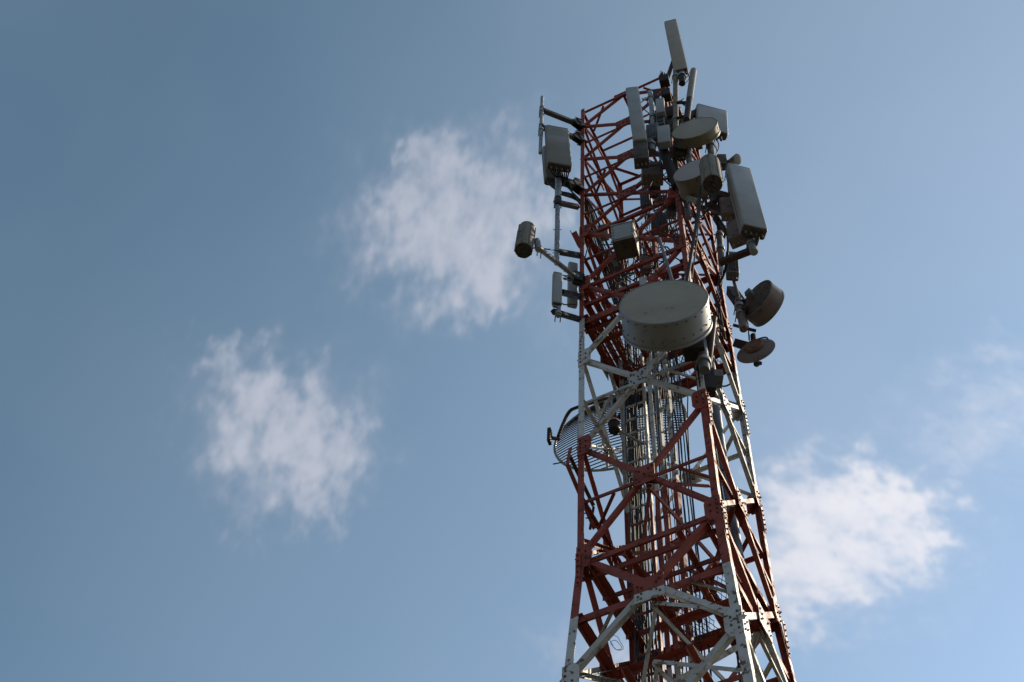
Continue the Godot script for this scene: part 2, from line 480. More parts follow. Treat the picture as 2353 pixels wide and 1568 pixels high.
func build_tower() -> Node3D:
	var T := thing("lattice_tower", "tall square lattice tower of bolted angle steel in red and white bands", "tower", Vector3.ZERO)
	# legs, cut where the paint changes
	var cuts := [39.08, 27.5, 22.94, BREAK, 18.42, 13.9, 9.4, 4.9, -0.6]
	for c in 4:
		var f0: int = c
		for k in cuts.size() - 1:
			var top: Vector3 = on_face(f0, 1.0, cuts[k])
			var bot: Vector3 = on_face(f0, 1.0, cuts[k + 1])
			var s: float = 0.078 if cuts[k] > 30 else (0.088 if cuts[k] > 20 else 0.1)
			var mid: float = (cuts[k] + cuts[k + 1]) / 2
			angle_bar(T, "leg", bot, top, s, 0.009, M.red if band(mid) else M.white, -SIDES[f0][1], -SIDES[f0][0])
	# faces
	for f in 4:
		var n: Vector3 = SIDES[f][0]
		var x: Vector3 = SIDES[f][1]
		# head of the tower: a girder with struts rising to its middle
		angle_bar(T, "horizontal_girder", on_face(f, -1, 38.9, -0.012), on_face(f, 1, 38.9, -0.012), 0.05, 0.006, M.red, Vector3.DOWN, -n)
		for s: int in [-1, 1]:
			angle_bar(T, "diagonal_brace", on_face(f, s, 37.9, -0.02), on_face(f, 0, 38.86, -0.02), 0.05, 0.006, M.red, Vector3.UP, -n)
		gusset(T, f, 0, 38.9, [Vector2(-0.17, -0.14), Vector2(0.17, -0.14), Vector2(0.17, 0.03), Vector2(-0.17, 0.03)], [Vector2(-0.13, -0.02), Vector2(0, -0.04), Vector2(0.13, -0.02)], M.red)
		for k in MAINS.size() - 1:
			var hi: float = MAINS[k]
			var lo: float = MAINS[k + 1]
			var mid := (hi + lo) / 2
			var s := 0.048 if mid > 31 else (0.06 if mid > 20 else 0.074)
			# an X of two angles; cut at the crossing where the paint band ends there
			for pair in [[-1, 1, -0.013], [1, -1, -0.026]]:
				var a: Vector3 = on_face(f, pair[0], hi, pair[2])
				var b: Vector3 = on_face(f, pair[1], lo, pair[2])
				# the flared panels do not cross at half height
				var m := a.lerp(b, half_at(hi) / (half_at(hi) + half_at(lo)))
				if band(hi - 0.3) == band(lo + 0.3):
					angle_bar(T, "diagonal_brace", a, b, s, 0.006, paint(mid), Vector3.UP, -n)
				else:
					angle_bar(T, "diagonal_brace", a, m, s, 0.006, paint(hi - 0.3), Vector3.UP, -n)
					angle_bar(T, "diagonal_brace", m, b, s, 0.006, paint(lo + 0.3), Vector3.UP, -n)
			angle_bar(T, "horizontal_girder", on_face(f, -1, mid, -0.04), on_face(f, 1, mid, -0.04), s * (1.4 if k == 7 or k == 4 else 0.86), 0.006, paint(mid + 0.1), Vector3.DOWN, -n)
			if lo < 9:
				continue
			# plate at the crossing
			var pw := 0.16 if mid > 31 else 0.14
			var ph := 0.16 if mid > 31 else 0.185
			var spots := [Vector2(-pw * 0.75, ph * 0.6), Vector2(-pw * 0.45, ph * 0.45), Vector2(pw * 0.45, ph * 0.45), Vector2(pw * 0.8, ph * 0.7), Vector2(0, 0), Vector2(-pw * 0.75, -ph * 0.35), Vector2(-pw * 0.45, -ph * 0.7), Vector2(pw * 0.5, -ph * 0.45), Vector2(pw * 0.8, -ph * 0.6)]
			if k == 7:
				gusset(T, f, 0, mid, [Vector2(-0.18, -0.035), Vector2(0.18, -0.035), Vector2(0.18, 0.19), Vector2(-0.18, 0.19)], [Vector2(-0.13, 0.07), Vector2(0.13, 0.1), Vector2(0.09, 0.05), Vector2(-0.08, 0.03)], M.red)
				gusset(T, f, 0, mid, [Vector2(-0.18, -0.19), Vector2(0.18, -0.19), Vector2(0.18, -0.037), Vector2(-0.18, -0.037)], [Vector2(-0.13, -0.1), Vector2(-0.09, -0.06), Vector2(0.09, -0.07), Vector2(0.13, -0.11)], M.white)
			else:
				gusset(T, f, 0, mid, [Vector2(-pw, -ph), Vector2(pw, -ph), Vector2(pw, ph), Vector2(-pw, ph)], spots, M.red if band(mid) else M.white)
		# plates on the legs
		for h in [31.5, 29.0, 25.95, 22.95, 19.87, 17.06, 14.0]:
			for s: int in [-1, 1]:
				var gm: Material = M.red if band(h - 0.1) else M.white
				var gw := 0.19
				var gh := 0.21
				var poly := [Vector2(-0.004, -gh), Vector2(gw * 0.7, -gh), Vector2(gw, -gh * 0.45), Vector2(gw, gh * 0.6), Vector2(gw * 0.8, gh), Vector2(-0.004, gh)]
				var sp := [Vector2(0.035, -0.12), Vector2(0.035, -0.04), Vector2(0.035, 0.05), Vector2(0.035, 0.13), Vector2(0.115, -0.05), Vector2(0.115, 0.07)]
				if s > 0:
					var p2 := []
					for v in poly:
						p2.push_front(Vector2(-v.x, v.y))
					poly = p2
					var s2 := []
					for v in sp:
						s2.append(Vector2(-v.x, v.y))
					sp = s2
				gusset(T, f, s, h, poly, sp, gm)
		# heavy girders of the equipment floors
		for h in [31.5, 29.04, 28.26, 27.62, 19.87]:
			angle_bar(T, "horizontal_girder", on_face(f, -1, h, -0.055), on_face(f, 1, h, -0.055), 0.085, 0.008, M.red if f != 2 else M.red_b, Vector3.DOWN, -n)
		# a second girder set back inside the first
		for h in ([19.66, 27.45] if f == 0 else [19.66]):
			angle_bar(T, "horizontal_girder", on_face(f, -1, h, -0.16), on_face(f, 1, h, -0.16), 0.09, 0.008, M.red_b, Vector3.DOWN, -n)
		# knee braces that square the shaft in plan
		for h in [38.86, 34.62, 30.12, 24.4, 21.36, 18.4]:
			var a := on_face(f, 0.5, h, -0.05)
			var b := on_face((f + 1) % 4, -0.5, h, -0.05)
			angle_bar(T, "plan_brace", a, b, 0.045, 0.006, paint(h), Vector3.DOWN, -n - SIDES[(f + 1) % 4][0])
		# floor beams tying opposite faces
		if f < 2:
			for h in [38.84, 31.42, 28.95]:
				angle_bar(T, "plan_brace", on_face(f, 0, h, -0.05), on_face((f + 2) % 4, 0, h, -0.05), 0.05, 0.006, M.red, Vector3.DOWN, x)
	# splice covers on the legs
	for sp in [[0, -1, 26.22], [1, 1, 25.35], [1, 1, 22.4], [1, 1, 19.3], [1, -1, 22.6], [1, -1, 19.5], [0, -1, 19.55]]:
		var red := band(sp[2])
		var sg: float = -sp[1]
		gusset(T, sp[0], sp[1], sp[2], [Vector2(0.006, -0.3), Vector2(0.07, -0.3), Vector2(0.07, 0.3), Vector2(0.006, 0.3)] if sg > 0 else [Vector2(-0.07, -0.3), Vector2(-0.006, -0.3), Vector2(-0.006, 0.3), Vector2(-0.07, 0.3)], [Vector2(0.038 * sg, -0.25), Vector2(0.038 * sg, -0.15), Vector2(0.038 * sg, -0.05), Vector2(0.038 * sg, 0.05), Vector2(0.038 * sg, 0.15), Vector2(0.038 * sg, 0.25)], M.red if red else M.white, 0.017)
	# a figure painted by hand on the front left leg
	var tm := TextMesh.new()
	tm.text = "2"
	var sf := SystemFont.new()
	sf.font_names = PackedStringArray(["Droid Sans"])
	tm.font = sf
	tm.font_size = 16
	tm.pixel_size = 0.0105
	tm.depth = 0.002
	var fig := part(T, "painted_figure", tm, M.bolt_red, Transform3D(Basis(Vector3(0.5, 0, 0), Vector3(0, 1.3, 0), Vector3(0, 0, 1)), on_face(0, -1, 26.86, 0.004) + Vector3(0.045, 0, 0)))
	fig.set_meta("label", "red hand painted figure two on leg")
	# struts that stiffen the shaft inside the lower panels
	for h in [21.4, 18.3, 17.0]:
		for f in 4:
			var hb: float = h - 0.9
			angle_bar(T, "inner_strut", on_face(f, 0, h, -0.08), on_face((f + 1) % 4, -1, hb, -0.1), 0.05, 0.006, paint(h - 0.3), Vector3.DOWN, -SIDES[f][0])
			angle_bar(T, "inner_strut", on_face(f, 0, h - 0.04, -0.1), on_face((f + 1) % 4, 0, h - 1.5, -0.3), 0.055, 0.006, M.white_b if not band(h - 0.5) else M.red_b, Vector3.DOWN, -SIDES[f][0])
			angle_bar(T, "inner_strut", on_face(f, 0, h - 0.05, -0.12), on_face((f + 3) % 4, 0, h - 1.55, -0.3), 0.055, 0.006, M.white_b if not band(h - 0.5) else M.red_b, Vector3.DOWN, -SIDES[f][0])
	for h in [19.75, 17.02]:
		for f in 2:
			for t in [-0.36, 0.36]:
				angle_bar(T, "plan_brace", on_face(f, t, h, -0.06), on_face((f + 2) % 4, -t, h, -0.06), 0.07, 0.007, M.red_b, Vector3.DOWN, SIDES[f][1])
	return T

# expanded-metal sheet in a horizontal plane
func grating(parent: Node3D, x0: float, x1: float, z0: float, z1: float, y: float) -> void:
	var st := SurfaceTool.new()
	st.begin(Mesh.PRIMITIVE_TRIANGLES)
	st.set_smooth_group(-1)
	var px := 0.058
	var pz := 0.125
	var nx := int((x1 - x0) / px)
	var nz := int((z1 - z0) / pz)
	for i in nx:
		for j in nz:
			var c := Vector3(x0 + (i + 0.5) * px, y, z0 + (j + 0.5) * pz)
			var l := c + Vector3(-px / 2, 0, 0)
			var r := c + Vector3(px / 2, 0, 0)
			var n := c + Vector3(0, 0, -pz / 2)
			var s := c + Vector3(0, 0, pz / 2)
			for e in [[l, n], [n, r], [r, s], [s, l]]:
				var a: Vector3 = e[0]
				var b: Vector3 = e[1]
				var m := (a + b) / 2 + (b - a).cross(Vector3.UP).normalized() * 0.004
				strand(st, a, m)
				strand(st, m, b)
	var g := part(parent, "grating", finish(st), M.grate, Transform3D.IDENTITY)
	g.set_meta("kind", "stuff")

func strand(st: SurfaceTool, a: Vector3, b: Vector3) -> void:
	var o := (b - a).cross(Vector3.UP).normalized() * 0.0028
	var u := Vector3(0, 0.004, 0)
	quad(st, a - o - u, b - o - u, b - o + u, a - o + u)
	quad(st, a + o + u, b + o + u, b + o - u, a + o - u)
	quad(st, a - o - u, a + o - u, b + o - u, b - o - u)
	quad(st, a + o + u, a - o + u, b - o + u, b + o + u)

func build_platforms() -> void:
	var y := hh(27.62)
	var P := thing("service_platform", "expanded metal service floor in red steel frame above white shaft band", "platform", Vector3(0, y, 0))
	for g in [[-0.82, -0.3, -0.8, 0.8], [0.3, 0.82, -0.8, 0.8], [-0.28, 0.28, -0.82, -0.3], [-0.28, 0.28, 0.42, 0.82]]:
		grating(P, g[0], g[1], g[2], g[3], y)
	for x in [-0.62, -0.3, 0.3, 0.6]:
		angle_bar(P, "joist", Vector3(x, y - 0.012, -0.84), Vector3(x, y - 0.012, 0.84), 0.06, 0.007, M.red_b, Vector3.DOWN, Vector3(1, 0, 0))
	for z in [-0.58, -0.3, 0.4]:
		angle_bar(P, "joist", Vector3(-0.84, y - 0.075, z), Vector3(0.84, y - 0.075, z), 0.06, 0.007, M.red, Vector3.DOWN, Vector3(0, 0, 1))
	y = hh(18.62)
	var Q := thing("service_platform", "smaller expanded metal landing where red shaft meets lower white band", "platform", Vector3(0, y, 0))
	for g in [[0.02, 0.46, -0.05, 0.82], [0.5, 0.84, -0.05, 0.82]]:
		grating(Q, g[0], g[1], g[2], g[3], y)
	for x in [0.0, 0.48]:
		angle_bar(Q, "joist", Vector3(x, y - 0.012, -0.9), Vector3(x, y - 0.012, 0.86), 0.07, 0.007, M.red_b, Vector3.DOWN, Vector3(1, 0, 0))
	for z in [-0.07, 0.36]:
		angle_bar(Q, "joist", Vector3(-0.12 if z > 0 else -0.9, y - 0.085, z), Vector3(0.88, y - 0.085, z), 0.08, 0.007, M.red, Vector3.DOWN, Vector3(0, 0, 1))

func build_ladder() -> void:
	var l := at(1431, 1000, 11.75)
	var r := at(1490, 983, 11.55)
	var dirx := Vector3(r.x - l.x, 0, r.z - l.z).normalized()
	var wide := Vector2(r.x - l.x, r.z - l.z).length()
	var o := Vector3(l.x, 0, l.z)
	var L := thing("climbing_ladder", "white steel climbing ladder rising inside the tower shaft", "ladder", o)
	var cuts := [28.2, 22.9, 18.4, 13.9]
	for k in cuts.size() - 1:
		var mat: Material = M.red_b if band((cuts[k] + cuts[k + 1]) / 2) else M.white_b
		for s in [0.0, wide]:
			angle_bar(L, "rail", o + dirx * s + Vector3(0, hh(cuts[k + 1]), 0), o + dirx * s + Vector3(0, hh(cuts[k]), 0), 0.055, 0.007, mat, dirx * (1 if s == 0.0 else -1), dirx.cross(Vector3.UP))
	var y := hh(13.9)
	while y < hh(28.1):
		var red := band((y - 1.6) / 0.75 + 1.6)
		angle_bar(L, "rung", o + dirx * 0.008 + Vector3(0, y, 0), o + dirx * (wide - 0.008) + Vector3(0, y, 0), 0.042, 0.005, M.red_b if red else M.white_b, Vector3.DOWN, Vector3.UP.cross(dirx))
		y += 0.36
	# cable ladder with feeders clipped to it
	var c0 := at(1510, 1200, 11.35)
	var c1 := at(1562, 1185, 11.1)
	var cd := Vector3(c1.x - c0.x, 0, c1.z - c0.z)
	var cw := cd.length()
	cd = cd.normalized()
	var C := thing("cable_ladder", "upright steel cable ladder carrying feeders beside the climbing ladder", "cable ladder", Vector3(c0.x, 0, c0.z))
	var co := Vector3(c0.x, 0, c0.z)
	cuts = [33.0, 27.5, 22.9, 18.4, 13.9]
	for k in cuts.size() - 1:
		var mat2: Material = M.red if band((cuts[k] + cuts[k + 1]) / 2) else M.white
		for s in [0.0, cw * 0.5, cw]:
			angle_bar(C, "rail", co + cd * s + Vector3(0, hh(cuts[k + 1]), 0), co + cd * s + Vector3(0, hh(cuts[k]), 0), 0.065, 0.006, mat2, cd * (1 if s == 0.0 else -1), Vector3.UP.cross(cd))
	y = hh(13.9)
	while y < hh(32.8):
		var red2 := band((y - 1.6) / 0.75 + 1.6)
		angle_bar(C, "rung", co + Vector3(0, y, 0) + Vector3.UP.cross(cd) * 0.03, co + cd * cw + Vector3(0, y, 0) + Vector3.UP.cross(cd) * 0.03, 0.04, 0.005, M.red if red2 else M.white, Vector3.DOWN, Vector3.UP.cross(cd))
		y += 0.62
	# feeders
	var runs := [[1452, 1150, 11.9], [1456, 1150, 11.95], [1460, 1150, 11.9], [1463, 1150, 11.85], [1467, 1150, 11.9], [1471, 1150, 11.8], [1476, 1150, 11.85], [1482, 1150, 11.75], [1515, 1150, 11.4], [1522, 1150, 11.35], [1529, 1150, 11.35], [1537, 1150, 11.25], [1546, 1150, 11.2], [1553, 1150, 11.15], [1571, 1150, 11.1], [1578, 1150, 11.05], [1585, 1150, 11.1], [1592, 1150, 11.0], [1442, 1150, 11.95], [1490, 1150, 11.7], [1448, 1150, 12.0], [1454, 1150, 12.05], [1458, 1150, 12.0], [1465, 1150, 12.05], [1469, 1150, 12.0], [1474, 1150, 11.95], [1500, 1150, 11.6], [1507, 1150, 11.5]]
	for k in 8:
		runs.append([1438.0 + k * 7.0 + rng.randf() * 2.0, 1150, 11.5 + rng.randf() * 0.7])
	for i in runs.size():
		var b := at(runs[i][0], runs[i][1], runs[i][2])
		var pts := []
		var yy := hh(13.5)
		var top := hh(27.0 + rng.randf() * 8.0)
		while yy < top:
			pts.append(Vector3(b.x + rng.randf_range(-0.012, 0.012), yy, b.z + rng.randf_range(-0.012, 0.012)))
			yy += 0.9
		var cbl := part(self, numbered("feeder_cable"), tube_mesh(smooth(pts, 3), rng.randf_range(0.007, 0.013), 6), M.cable, Transform3D.IDENTITY)
		tag(cbl, "black coaxial feeder hanging straight down inside the shaft", "cable", "feeder cables inside the shaft")
	# thick bundle near the right face
	var bp := at(1662, 1050, 10.95)
	var B := thing("cable_bundle", "thick dark taped bundle of feeders running down near the right face", "cable bundle", Vector3(bp.x, 0, bp.z))
	var core := []
	var yb := hh(12.5)
	while yb < hh(27.3):
		core.append(Vector3(bp.x + sin(yb * 1.3) * 0.015, yb, bp.z + cos(yb * 0.9) * 0.015))
		yb += 0.6
	part(B, "sheath", tube_mesh(smooth(core, 3), 0.062, 12), M.jacket, Transform3D.IDENTITY)
	for k in 5:
		var off := Vector3(cos(k * 1.4) * 0.075, 0, sin(k * 1.4) * 0.075) + Vector3(-0.06, 0, 0.03)
		var cp := []
		for p in core:
			cp.append(p + off + Vector3(rng.randf_range(-0.012, 0.012), 0, rng.randf_range(-0.012, 0.012)))
		part(B, "cable", tube_mesh(smooth(cp, 2), 0.012, 6), M.cable, Transform3D.IDENTITY)
	var yt := hh(13.5)
	while yt < hh(27.0):
		var i2 := int((yt - hh(12.5)) / 0.6)
		rod(B, "strap", core[i2] + Vector3(0, 0.0, 0), core[i2] + Vector3(0, 0.03, 0), 0.068, M.dark, 12)
		yt += 1.8

# ---------------------------------------------------------------- antennas and boxes
func panel_antenna(called: String, label: String, category: String, bot: Vector3, top: Vector3, w: float, d: float, yaw: float, shell: Material, cap := true, group := "") -> Node3D:
	var o := thing(called, label, category, bot, group)
	var bs := post_basis(bot, top, yaw)
	var h := (top - bot).length()
	part(o, "radome", rounded_mesh(w, h, d, minf(0.035, d * 0.3)), shell, Transform3D(bs, (bot + top) / 2 - bs.z * d / 2))
	if cap:
		part(o, "end_cap", rounded_mesh(w * 0.93, 0.03, d * 0.9, minf(0.03, d * 0.25)), M.under, Transform3D(bs, bot - bs.y * 0.012 - bs.z * d / 2))
		for k in 4:
			var s := bot + bs.x * (w * (-0.33 + 0.22 * k)) - bs.z * d * 0.5
			rod(o, "connector", s - bs.y * 0.02, s - bs.y * 0.09, 0.013, M.galv, 8)
		part(o, "top_cap", rounded_mesh(w * 0.96, 0.02, d * 0.94, minf(0.03, d * 0.28)), M.under, Transform3D(bs, top + bs.y * 0.006 - bs.z * d / 2))
		for sd: int in [-1, 1]:
			part(o, "side_seam", box_mesh(Vector3(0.006, snappedf(h * 0.97, 0.01), 0.012)), M.under, Transform3D(bs, (bot + top) / 2 - bs.z * d * 0.55 + bs.x * (sd * w * 0.5)))
	# clamps behind
	for t: float in [0.18, 0.82]:
		var c := bot.lerp(top, t) - bs.z * (d + 0.04)
		part(o, "mount_clamp", box_mesh(Vector3(minf(w * 0.5, 0.14), 0.09, 0.09)), M.galv, Transform3D(bs, c))
	return o

func drum_dish(called: String, label: String, face: Vector3, yaw: float, elev: float, r: float, depth: float, front: Material, side: Material, back_cone := 0.12) -> Node3D:
	# axis: local +y looks out of the dish
	var o := thing(called, label, "dish antenna", face)
	var out := turn_basis(yaw) * Vector3(0, sin(deg_to_rad(elev)), cos(deg_to_rad(elev)))
	var x := Vector3.UP.cross(out).normalized()
	var bs := Basis(x, out, x.cross(out))
	var xf := Transform3D(bs, face)
	var dome := []
	for i in 7:
		var t := i / 6.0
		dome.append([r * t * 0.985, 0.02 * (1.0 - t * t)])
	part(o, "radome", lathe(dome, 56), front, xf)
	part(o, "rim", lathe([[r * 0.985, 0.004], [r * 1.008, 0.002], [r * 1.012, -0.012], [r * 1.012, -0.03], [r, -0.034]], 56), side, xf)
	part(o, "shroud", lathe([[r, -0.03], [r * 1.0, -depth]], 56), side, xf)
	part(o, "rear_ring", lathe([[r, -depth + 0.02], [r * 1.025, -depth + 0.018], [r * 1.025, -depth - 0.02], [r * 0.97, -depth - 0.024]], 56), side, xf)
	part(o, "reflector_back", lathe([[r * 0.97, -depth - 0.02], [r * 0.8, -depth - 0.3 * back_cone], [r * 0.5, -depth - 0.75 * back_cone], [r * 0.2, -depth - back_cone], [0.0, -depth - back_cone]], 40), M.under, xf)
	if r > 0.5:
		for i in 26:
			var a := TAU * i / 26.0
			for row: float in [0.12, 0.72]:
				var rd := bs * Vector3(cos(a + row), 0, sin(a + row))
				var p := face + rd * r + out * (-depth * row)
				rod(o, "rivet", p, p + rd * 0.012, 0.012, M.bolt, 6)
	part(o, "hub", box_mesh(Vector3(0.16, 0.12, 0.2) if r > 0.5 else Vector3(0.1, 0.1, 0.12)), M.unit, Transform3D(bs, face - out * (depth + back_cone + 0.05)))
	return o

func barrel_antenna(label: String, bot: Vector3, top: Vector3, r: float) -> Node3D:
	var o := thing("barrel_antenna", label, "barrel antenna", bot, "")
	var y := (top - bot)
	var h := y.length()
	var bs := post_basis(bot, top, 30.0)
	var xf := Transform3D(bs, bot)
	part(o, "canister", lathe([[r * 0.97, 0.0], [r, 0.02], [r, h * 0.93], [r * 0.93, h * 0.985], [r * 0.6, h], [0.0, h]], 32), M.drum_tan, xf)
	part(o, "base_plate", lathe([[0.0, 0.012], [r * 0.94, 0.012], [r * 0.97, 0.0]], 32), M.under, xf)
	for k in 8:
		var a := TAU * (k + 0.3) / 8.0
		var d := bs * Vector3(cos(a), 0, sin(a))
		rod(o, "seam", bot + d * (r * 0.985) + bs.y * 0.02, bot + d * (r * 0.985) + bs.y * h * 0.93, 0.016, M.drum_brown, 6)
	part(o, "band", lathe([[r * 1.0, 0.02], [r * 1.03, 0.025], [r * 1.03, 0.06], [r, 0.065]], 32), M.shell, xf)
	rod(o, "connector", bot, bot - bs.y * 0.1, 0.025, M.cable, 8)
	return o

func radio_unit(label: String, bot: Vector3, top: Vector3, w: float, d: float, yaw: float, mat: Material, group := "", fins := true) -> Node3D:
	var o := thing("radio_unit", label, "radio unit", bot, group)
	var bs := post_basis(bot, top, yaw)
	var h := (top - bot).length()
	var mid := (bot + top) / 2
	part(o, "housing", rounded_mesh(w, h, d, minf(0.02, d * 0.2)), mat, Transform3D(bs, mid))
	if fins:
		for k in 5:
			var t := (k - 2) * w * 0.19
			part(o, "cooling_fin", box_mesh(Vector3(0.008, snappedf(h * 0.84, 0.01), 0.03)), mat, Transform3D(bs, mid + bs.x * t + bs.z * (d / 2 + 0.012)))
	for k in 3:
		var s := bot + bs.x * (w * (k - 1) * 0.28)
		rod(o, "connector", s, s - bs.y * 0.06, 0.012, M.galv, 8)
	part(o, "mount_clamp", box_mesh(Vector3(0.09, 0.12, 0.07)), M.dark, Transform3D(bs, mid - bs.z * (d / 2 + 0.03)))
	return o

func pipe(called: String, label: String, category: String, pts: Array, r: float, mat: Material, group := "", clamps: Array = []) -> Node3D:
	var o := thing(called, label, category, pts[0], group)
	for i in pts.size() - 1:
		rod(o, "tube", pts[i], pts[i + 1], r, mat)
	for t in clamps:
		var a: Vector3 = pts[0]
		var b: Vector3 = pts[pts.size() - 1]
		var c := a.lerp(b, t)
		var dir := (b - a).normalized()
		rod(o, "clamp", c - dir * 0.035, c + dir * 0.035, r * 1.35, M.galv)
		var sidew := dir.cross(flat_f).normalized()
		for s: int in [-1, 1]:
			rod(o, "stud", c + sidew * (s * r * 1.1) - flat_f * 0.02, c + sidew * (s * r * 1.1) + flat_f * 0.14, 0.008, M.dark, 6)
	return o

func bracket(label: String, outer: Vector3, inner: Vector3, s: float, mat: Material, flare := true, group := "") -> Node3D:
	# square arm from a leg to a pole, with a winged clamp plate on the leg
	var o := thing("antenna_support", label, "antenna support", inner, group)
	var dir := (outer - inner).normalized()
	var x := dir.cross(Vector3.UP).normalized()
	var up := x.cross(dir)
	var L := (outer - inner).length()
	part(o, "arm", box_mesh(Vector3(s, s, 1.0)), mat, Transform3D(Basis(x, up, -dir).scaled_local(Vector3(1, 1, L)), (inner + outer) / 2))
	if flare:
		var wing := [Vector2(-0.04, -0.17), Vector2(0.03, -0.17), Vector2(0.2, -s * 0.5), Vector2(0.2, s * 0.5), Vector2(0.03, 0.14), Vector2(-0.04, 0.14)]
		for k: int in [-1, 1]:
			part(o, "wing_plate", prism_mesh(wing, 0.012), mat, Transform3D(Basis(dir, up, dir.cross(up)), inner + x * (k * s * 0.55)))
		part(o, "leg_clamp", box_mesh(Vector3(0.13, 0.26, 0.1)), mat, Transform3D(Basis(x, up, -dir), inner - dir * 0.02))
		for k in 4:
			var c := inner + x * (0.07 if k % 2 else -0.07) + up * (0.12 if k < 2 else -0.12)
			rod(o, "stud", c - dir * 0.16, c + dir * 0.1, 0.009, M.dark, 6)
	return o

func cable(label: String, ctrl: Array, r: float, group: String, mat: Material = null) -> void:
	var c := part(self, numbered("jumper_cable"), tube_mesh(smooth(ctrl, 6), r, 6), M.cable if mat == null else mat, Transform3D.IDENTITY)
	tag(c, label, "cable", group)

func upright(px: float, py0: float, py1: float, q: float) -> Array:    # a plumb line through the first pixel; returns top and bottom
	var a := at(px, py0, q)
	var b := at(px, py1, q)
	return [a, Vector3(a.x, b.y, a.z)]

func build_left_side() -> void:
	var QA := 10.3
	# two-band pole antenna on arms off the front left leg
	var p := [at(1246, 223, QA), at(1241.5, 352, QA)]
	pipe("pole_antenna", "slim grey pole antenna held on two dark arms beside tower head", "pole antenna", p, 0.034, M.galv, "", [0.2, 0.27, 0.52, 0.6])
	bracket("dark square arm with flared plate holding slim pole near its top", at(1248, 254, QA), at(1331, 287, 10.75), 0.085, M.dark)
	bracket("dark square arm passing behind the wide grey panel to slim pole", at(1245, 293, QA), at(1331, 319, 10.75), 0.085, M.dark)
	# wide panel and the one behind it
	panel_antenna("panel_antenna", "wide grey panel antenna with rounded corners hung off the leg beside slim pole", "panel antenna", at(1287, 376, 10.2), at(1281, 291, 10.2), 0.44, 0.15, 38, M.shell)
	panel_antenna("panel_antenna", "narrow grey panel antenna tucked behind wide one with rounded corners", "panel antenna", at(1275, 410, 10.62), at(1268, 338, 10.62), 0.34, 0.16, 38, M.shell)
	# its pole with joints
	var q2 := 10.5
	var t := at(1283, 402, q2)
	var b := at(1279, 606, q2)
	var o := thing("mounting_pole", "jointed galvanised pole under wide grey panel antenna beside the leg", "pole", b)
	var c1 := t.lerp(b, 0.32)
	rod(o, "upper_tube", t + Vector3(0, 0.8, 0), c1, 0.058, M.galv)
	rod(o, "collar", c1 - Vector3(0, 0.2, 0), c1 + Vector3(0, 0.1, 0), 0.066, M.dark)
	rod(o, "lower_tube", c1, b, 0.042, M.galv)
	for k in 3:
		var s := c1.lerp(b, 0.12 + 0.36 * k)
		rod(o, "stud", s - cam_r * 0.07, s + cam_r * 0.07, 0.006, M.dark, 6)
	bracket("thick dark arm with flared clamp under wide grey panel's cable tails", at(1290, 416, q2), at(1328, 428, 10.75), 0.12, M.dark)
	bracket("dark toothed arm joining jointed pole's collar to leg", at(1283, 466, q2), at(1328, 476, 10.75), 0.075, M.brown, false)
	bracket("dark toothed arm steadying jointed pole's lower end to leg", at(1279, 578, q2), at(1334, 588, 10.8), 0.075, M.dark, false)
	# barrel antenna on its long boom
	var e := at(1237, 570, 10.0)
	var root := at(1327, 640, 10.72)
	pipe("antenna_boom", "long slanting grey pipe boom holding barrel antenna away from tower", "boom", [e, root], 0.042, M.galv, "", [0.03, 0.95])
	barrel_antenna("ribbed tan barrel antenna at end of long slanting boom", at(1203, 576, 10.0), at(1211, 524, 10.0), 0.135)
	rod(get_node("antenna_boom"), "elbow", e - Vector3(0, 0.05, 0), at(1234, 553, 10.0), 0.05, M.galv)
	var st := thing("leg_clamp", "black clamp bristling with long studs fixing slanting boom to leg", "clamp", root)
	part(st, "block", box_mesh(Vector3(0.13, 0.26, 0.12)), M.cable, Transform3D(turn_basis(45), root))
	for k in 8:
		var y := 0.15 - 0.045 * k
		rod(st, "stud", root + Vector3(0.1, y, -0.06), root + Vector3(-0.12 - 0.05 * (k % 3), y + 0.02, 0.12 + 0.03 * (k % 2)), 0.009, M.cable, 6)
	# small panel lower down
	panel_antenna("small_panel_antenna", "small pale panel antenna on short stub below long slanting boom", "panel antenna", at(1281, 694, 10.35), at(1282.5, 626, 10.35), 0.145, 0.09, 39, M.shell_cool)
	pipe("mounting_pole", "short galvanised stub pole under small pale panel antenna", "pole", upright(1284, 690, 727, 10.42), 0.035, M.galv, "", [0.85])
	bracket("dark channel arm behind small pale panel's middle", at(1291, 672, 10.42), at(1340, 684, 10.85), 0.075, M.dark, false)
	bracket("dark channel arm under small pale panel with bare end sticking out", at(1271, 716, 10.42), at(1334, 735, 10.8), 0.07, M.dark, false)
	panel_antenna("panel_antenna", "pale tapered panel antenna half hidden behind front left leg", "panel antenna", at(1317, 697, 11.0), at(1318, 602, 11.0), 0.16, 0.1, 40, M.shell_cool, false)
	# stub of angle at the floor level
	var k2 := thing("angle_stub", "short red angle stub jutting from leg at equipment floor", "angle stub", at(1330, 560, 10.8))
	angle_bar(k2, "angle", at(1314, 537, 10.72), at(1331, 572, 10.8), 0.09, 0.008, M.red, Vector3.DOWN, Vector3(1, 0, 0))
	# old mount frame at the lower left
	var F := thing("mount_frame", "bent dark red steel mount frame reaching out beside the wire grid dish", "mount frame", at(1330, 1130, 10.9))
	angle_bar(F, "bar", at(1307, 1030, 10.75), at(1299, 1070, 10.75), 0.05, 0.006, M.red_b, Vector3(1, 0, 0), Vector3(0, 0, -1))
	angle_bar(F, "bar", at(1299, 1070, 10.75), at(1362, 1218, 11.3), 0.055, 0.006, M.red_b, Vector3(1, 0, 0), Vector3(0, 0, -1))
	angle_bar(F, "bar", at(1306, 1052, 10.75), at(1360, 1165, 11.2), 0.05, 0.006, M.brown, Vector3(1, 0, 0), Vector3(0, 0, -1))
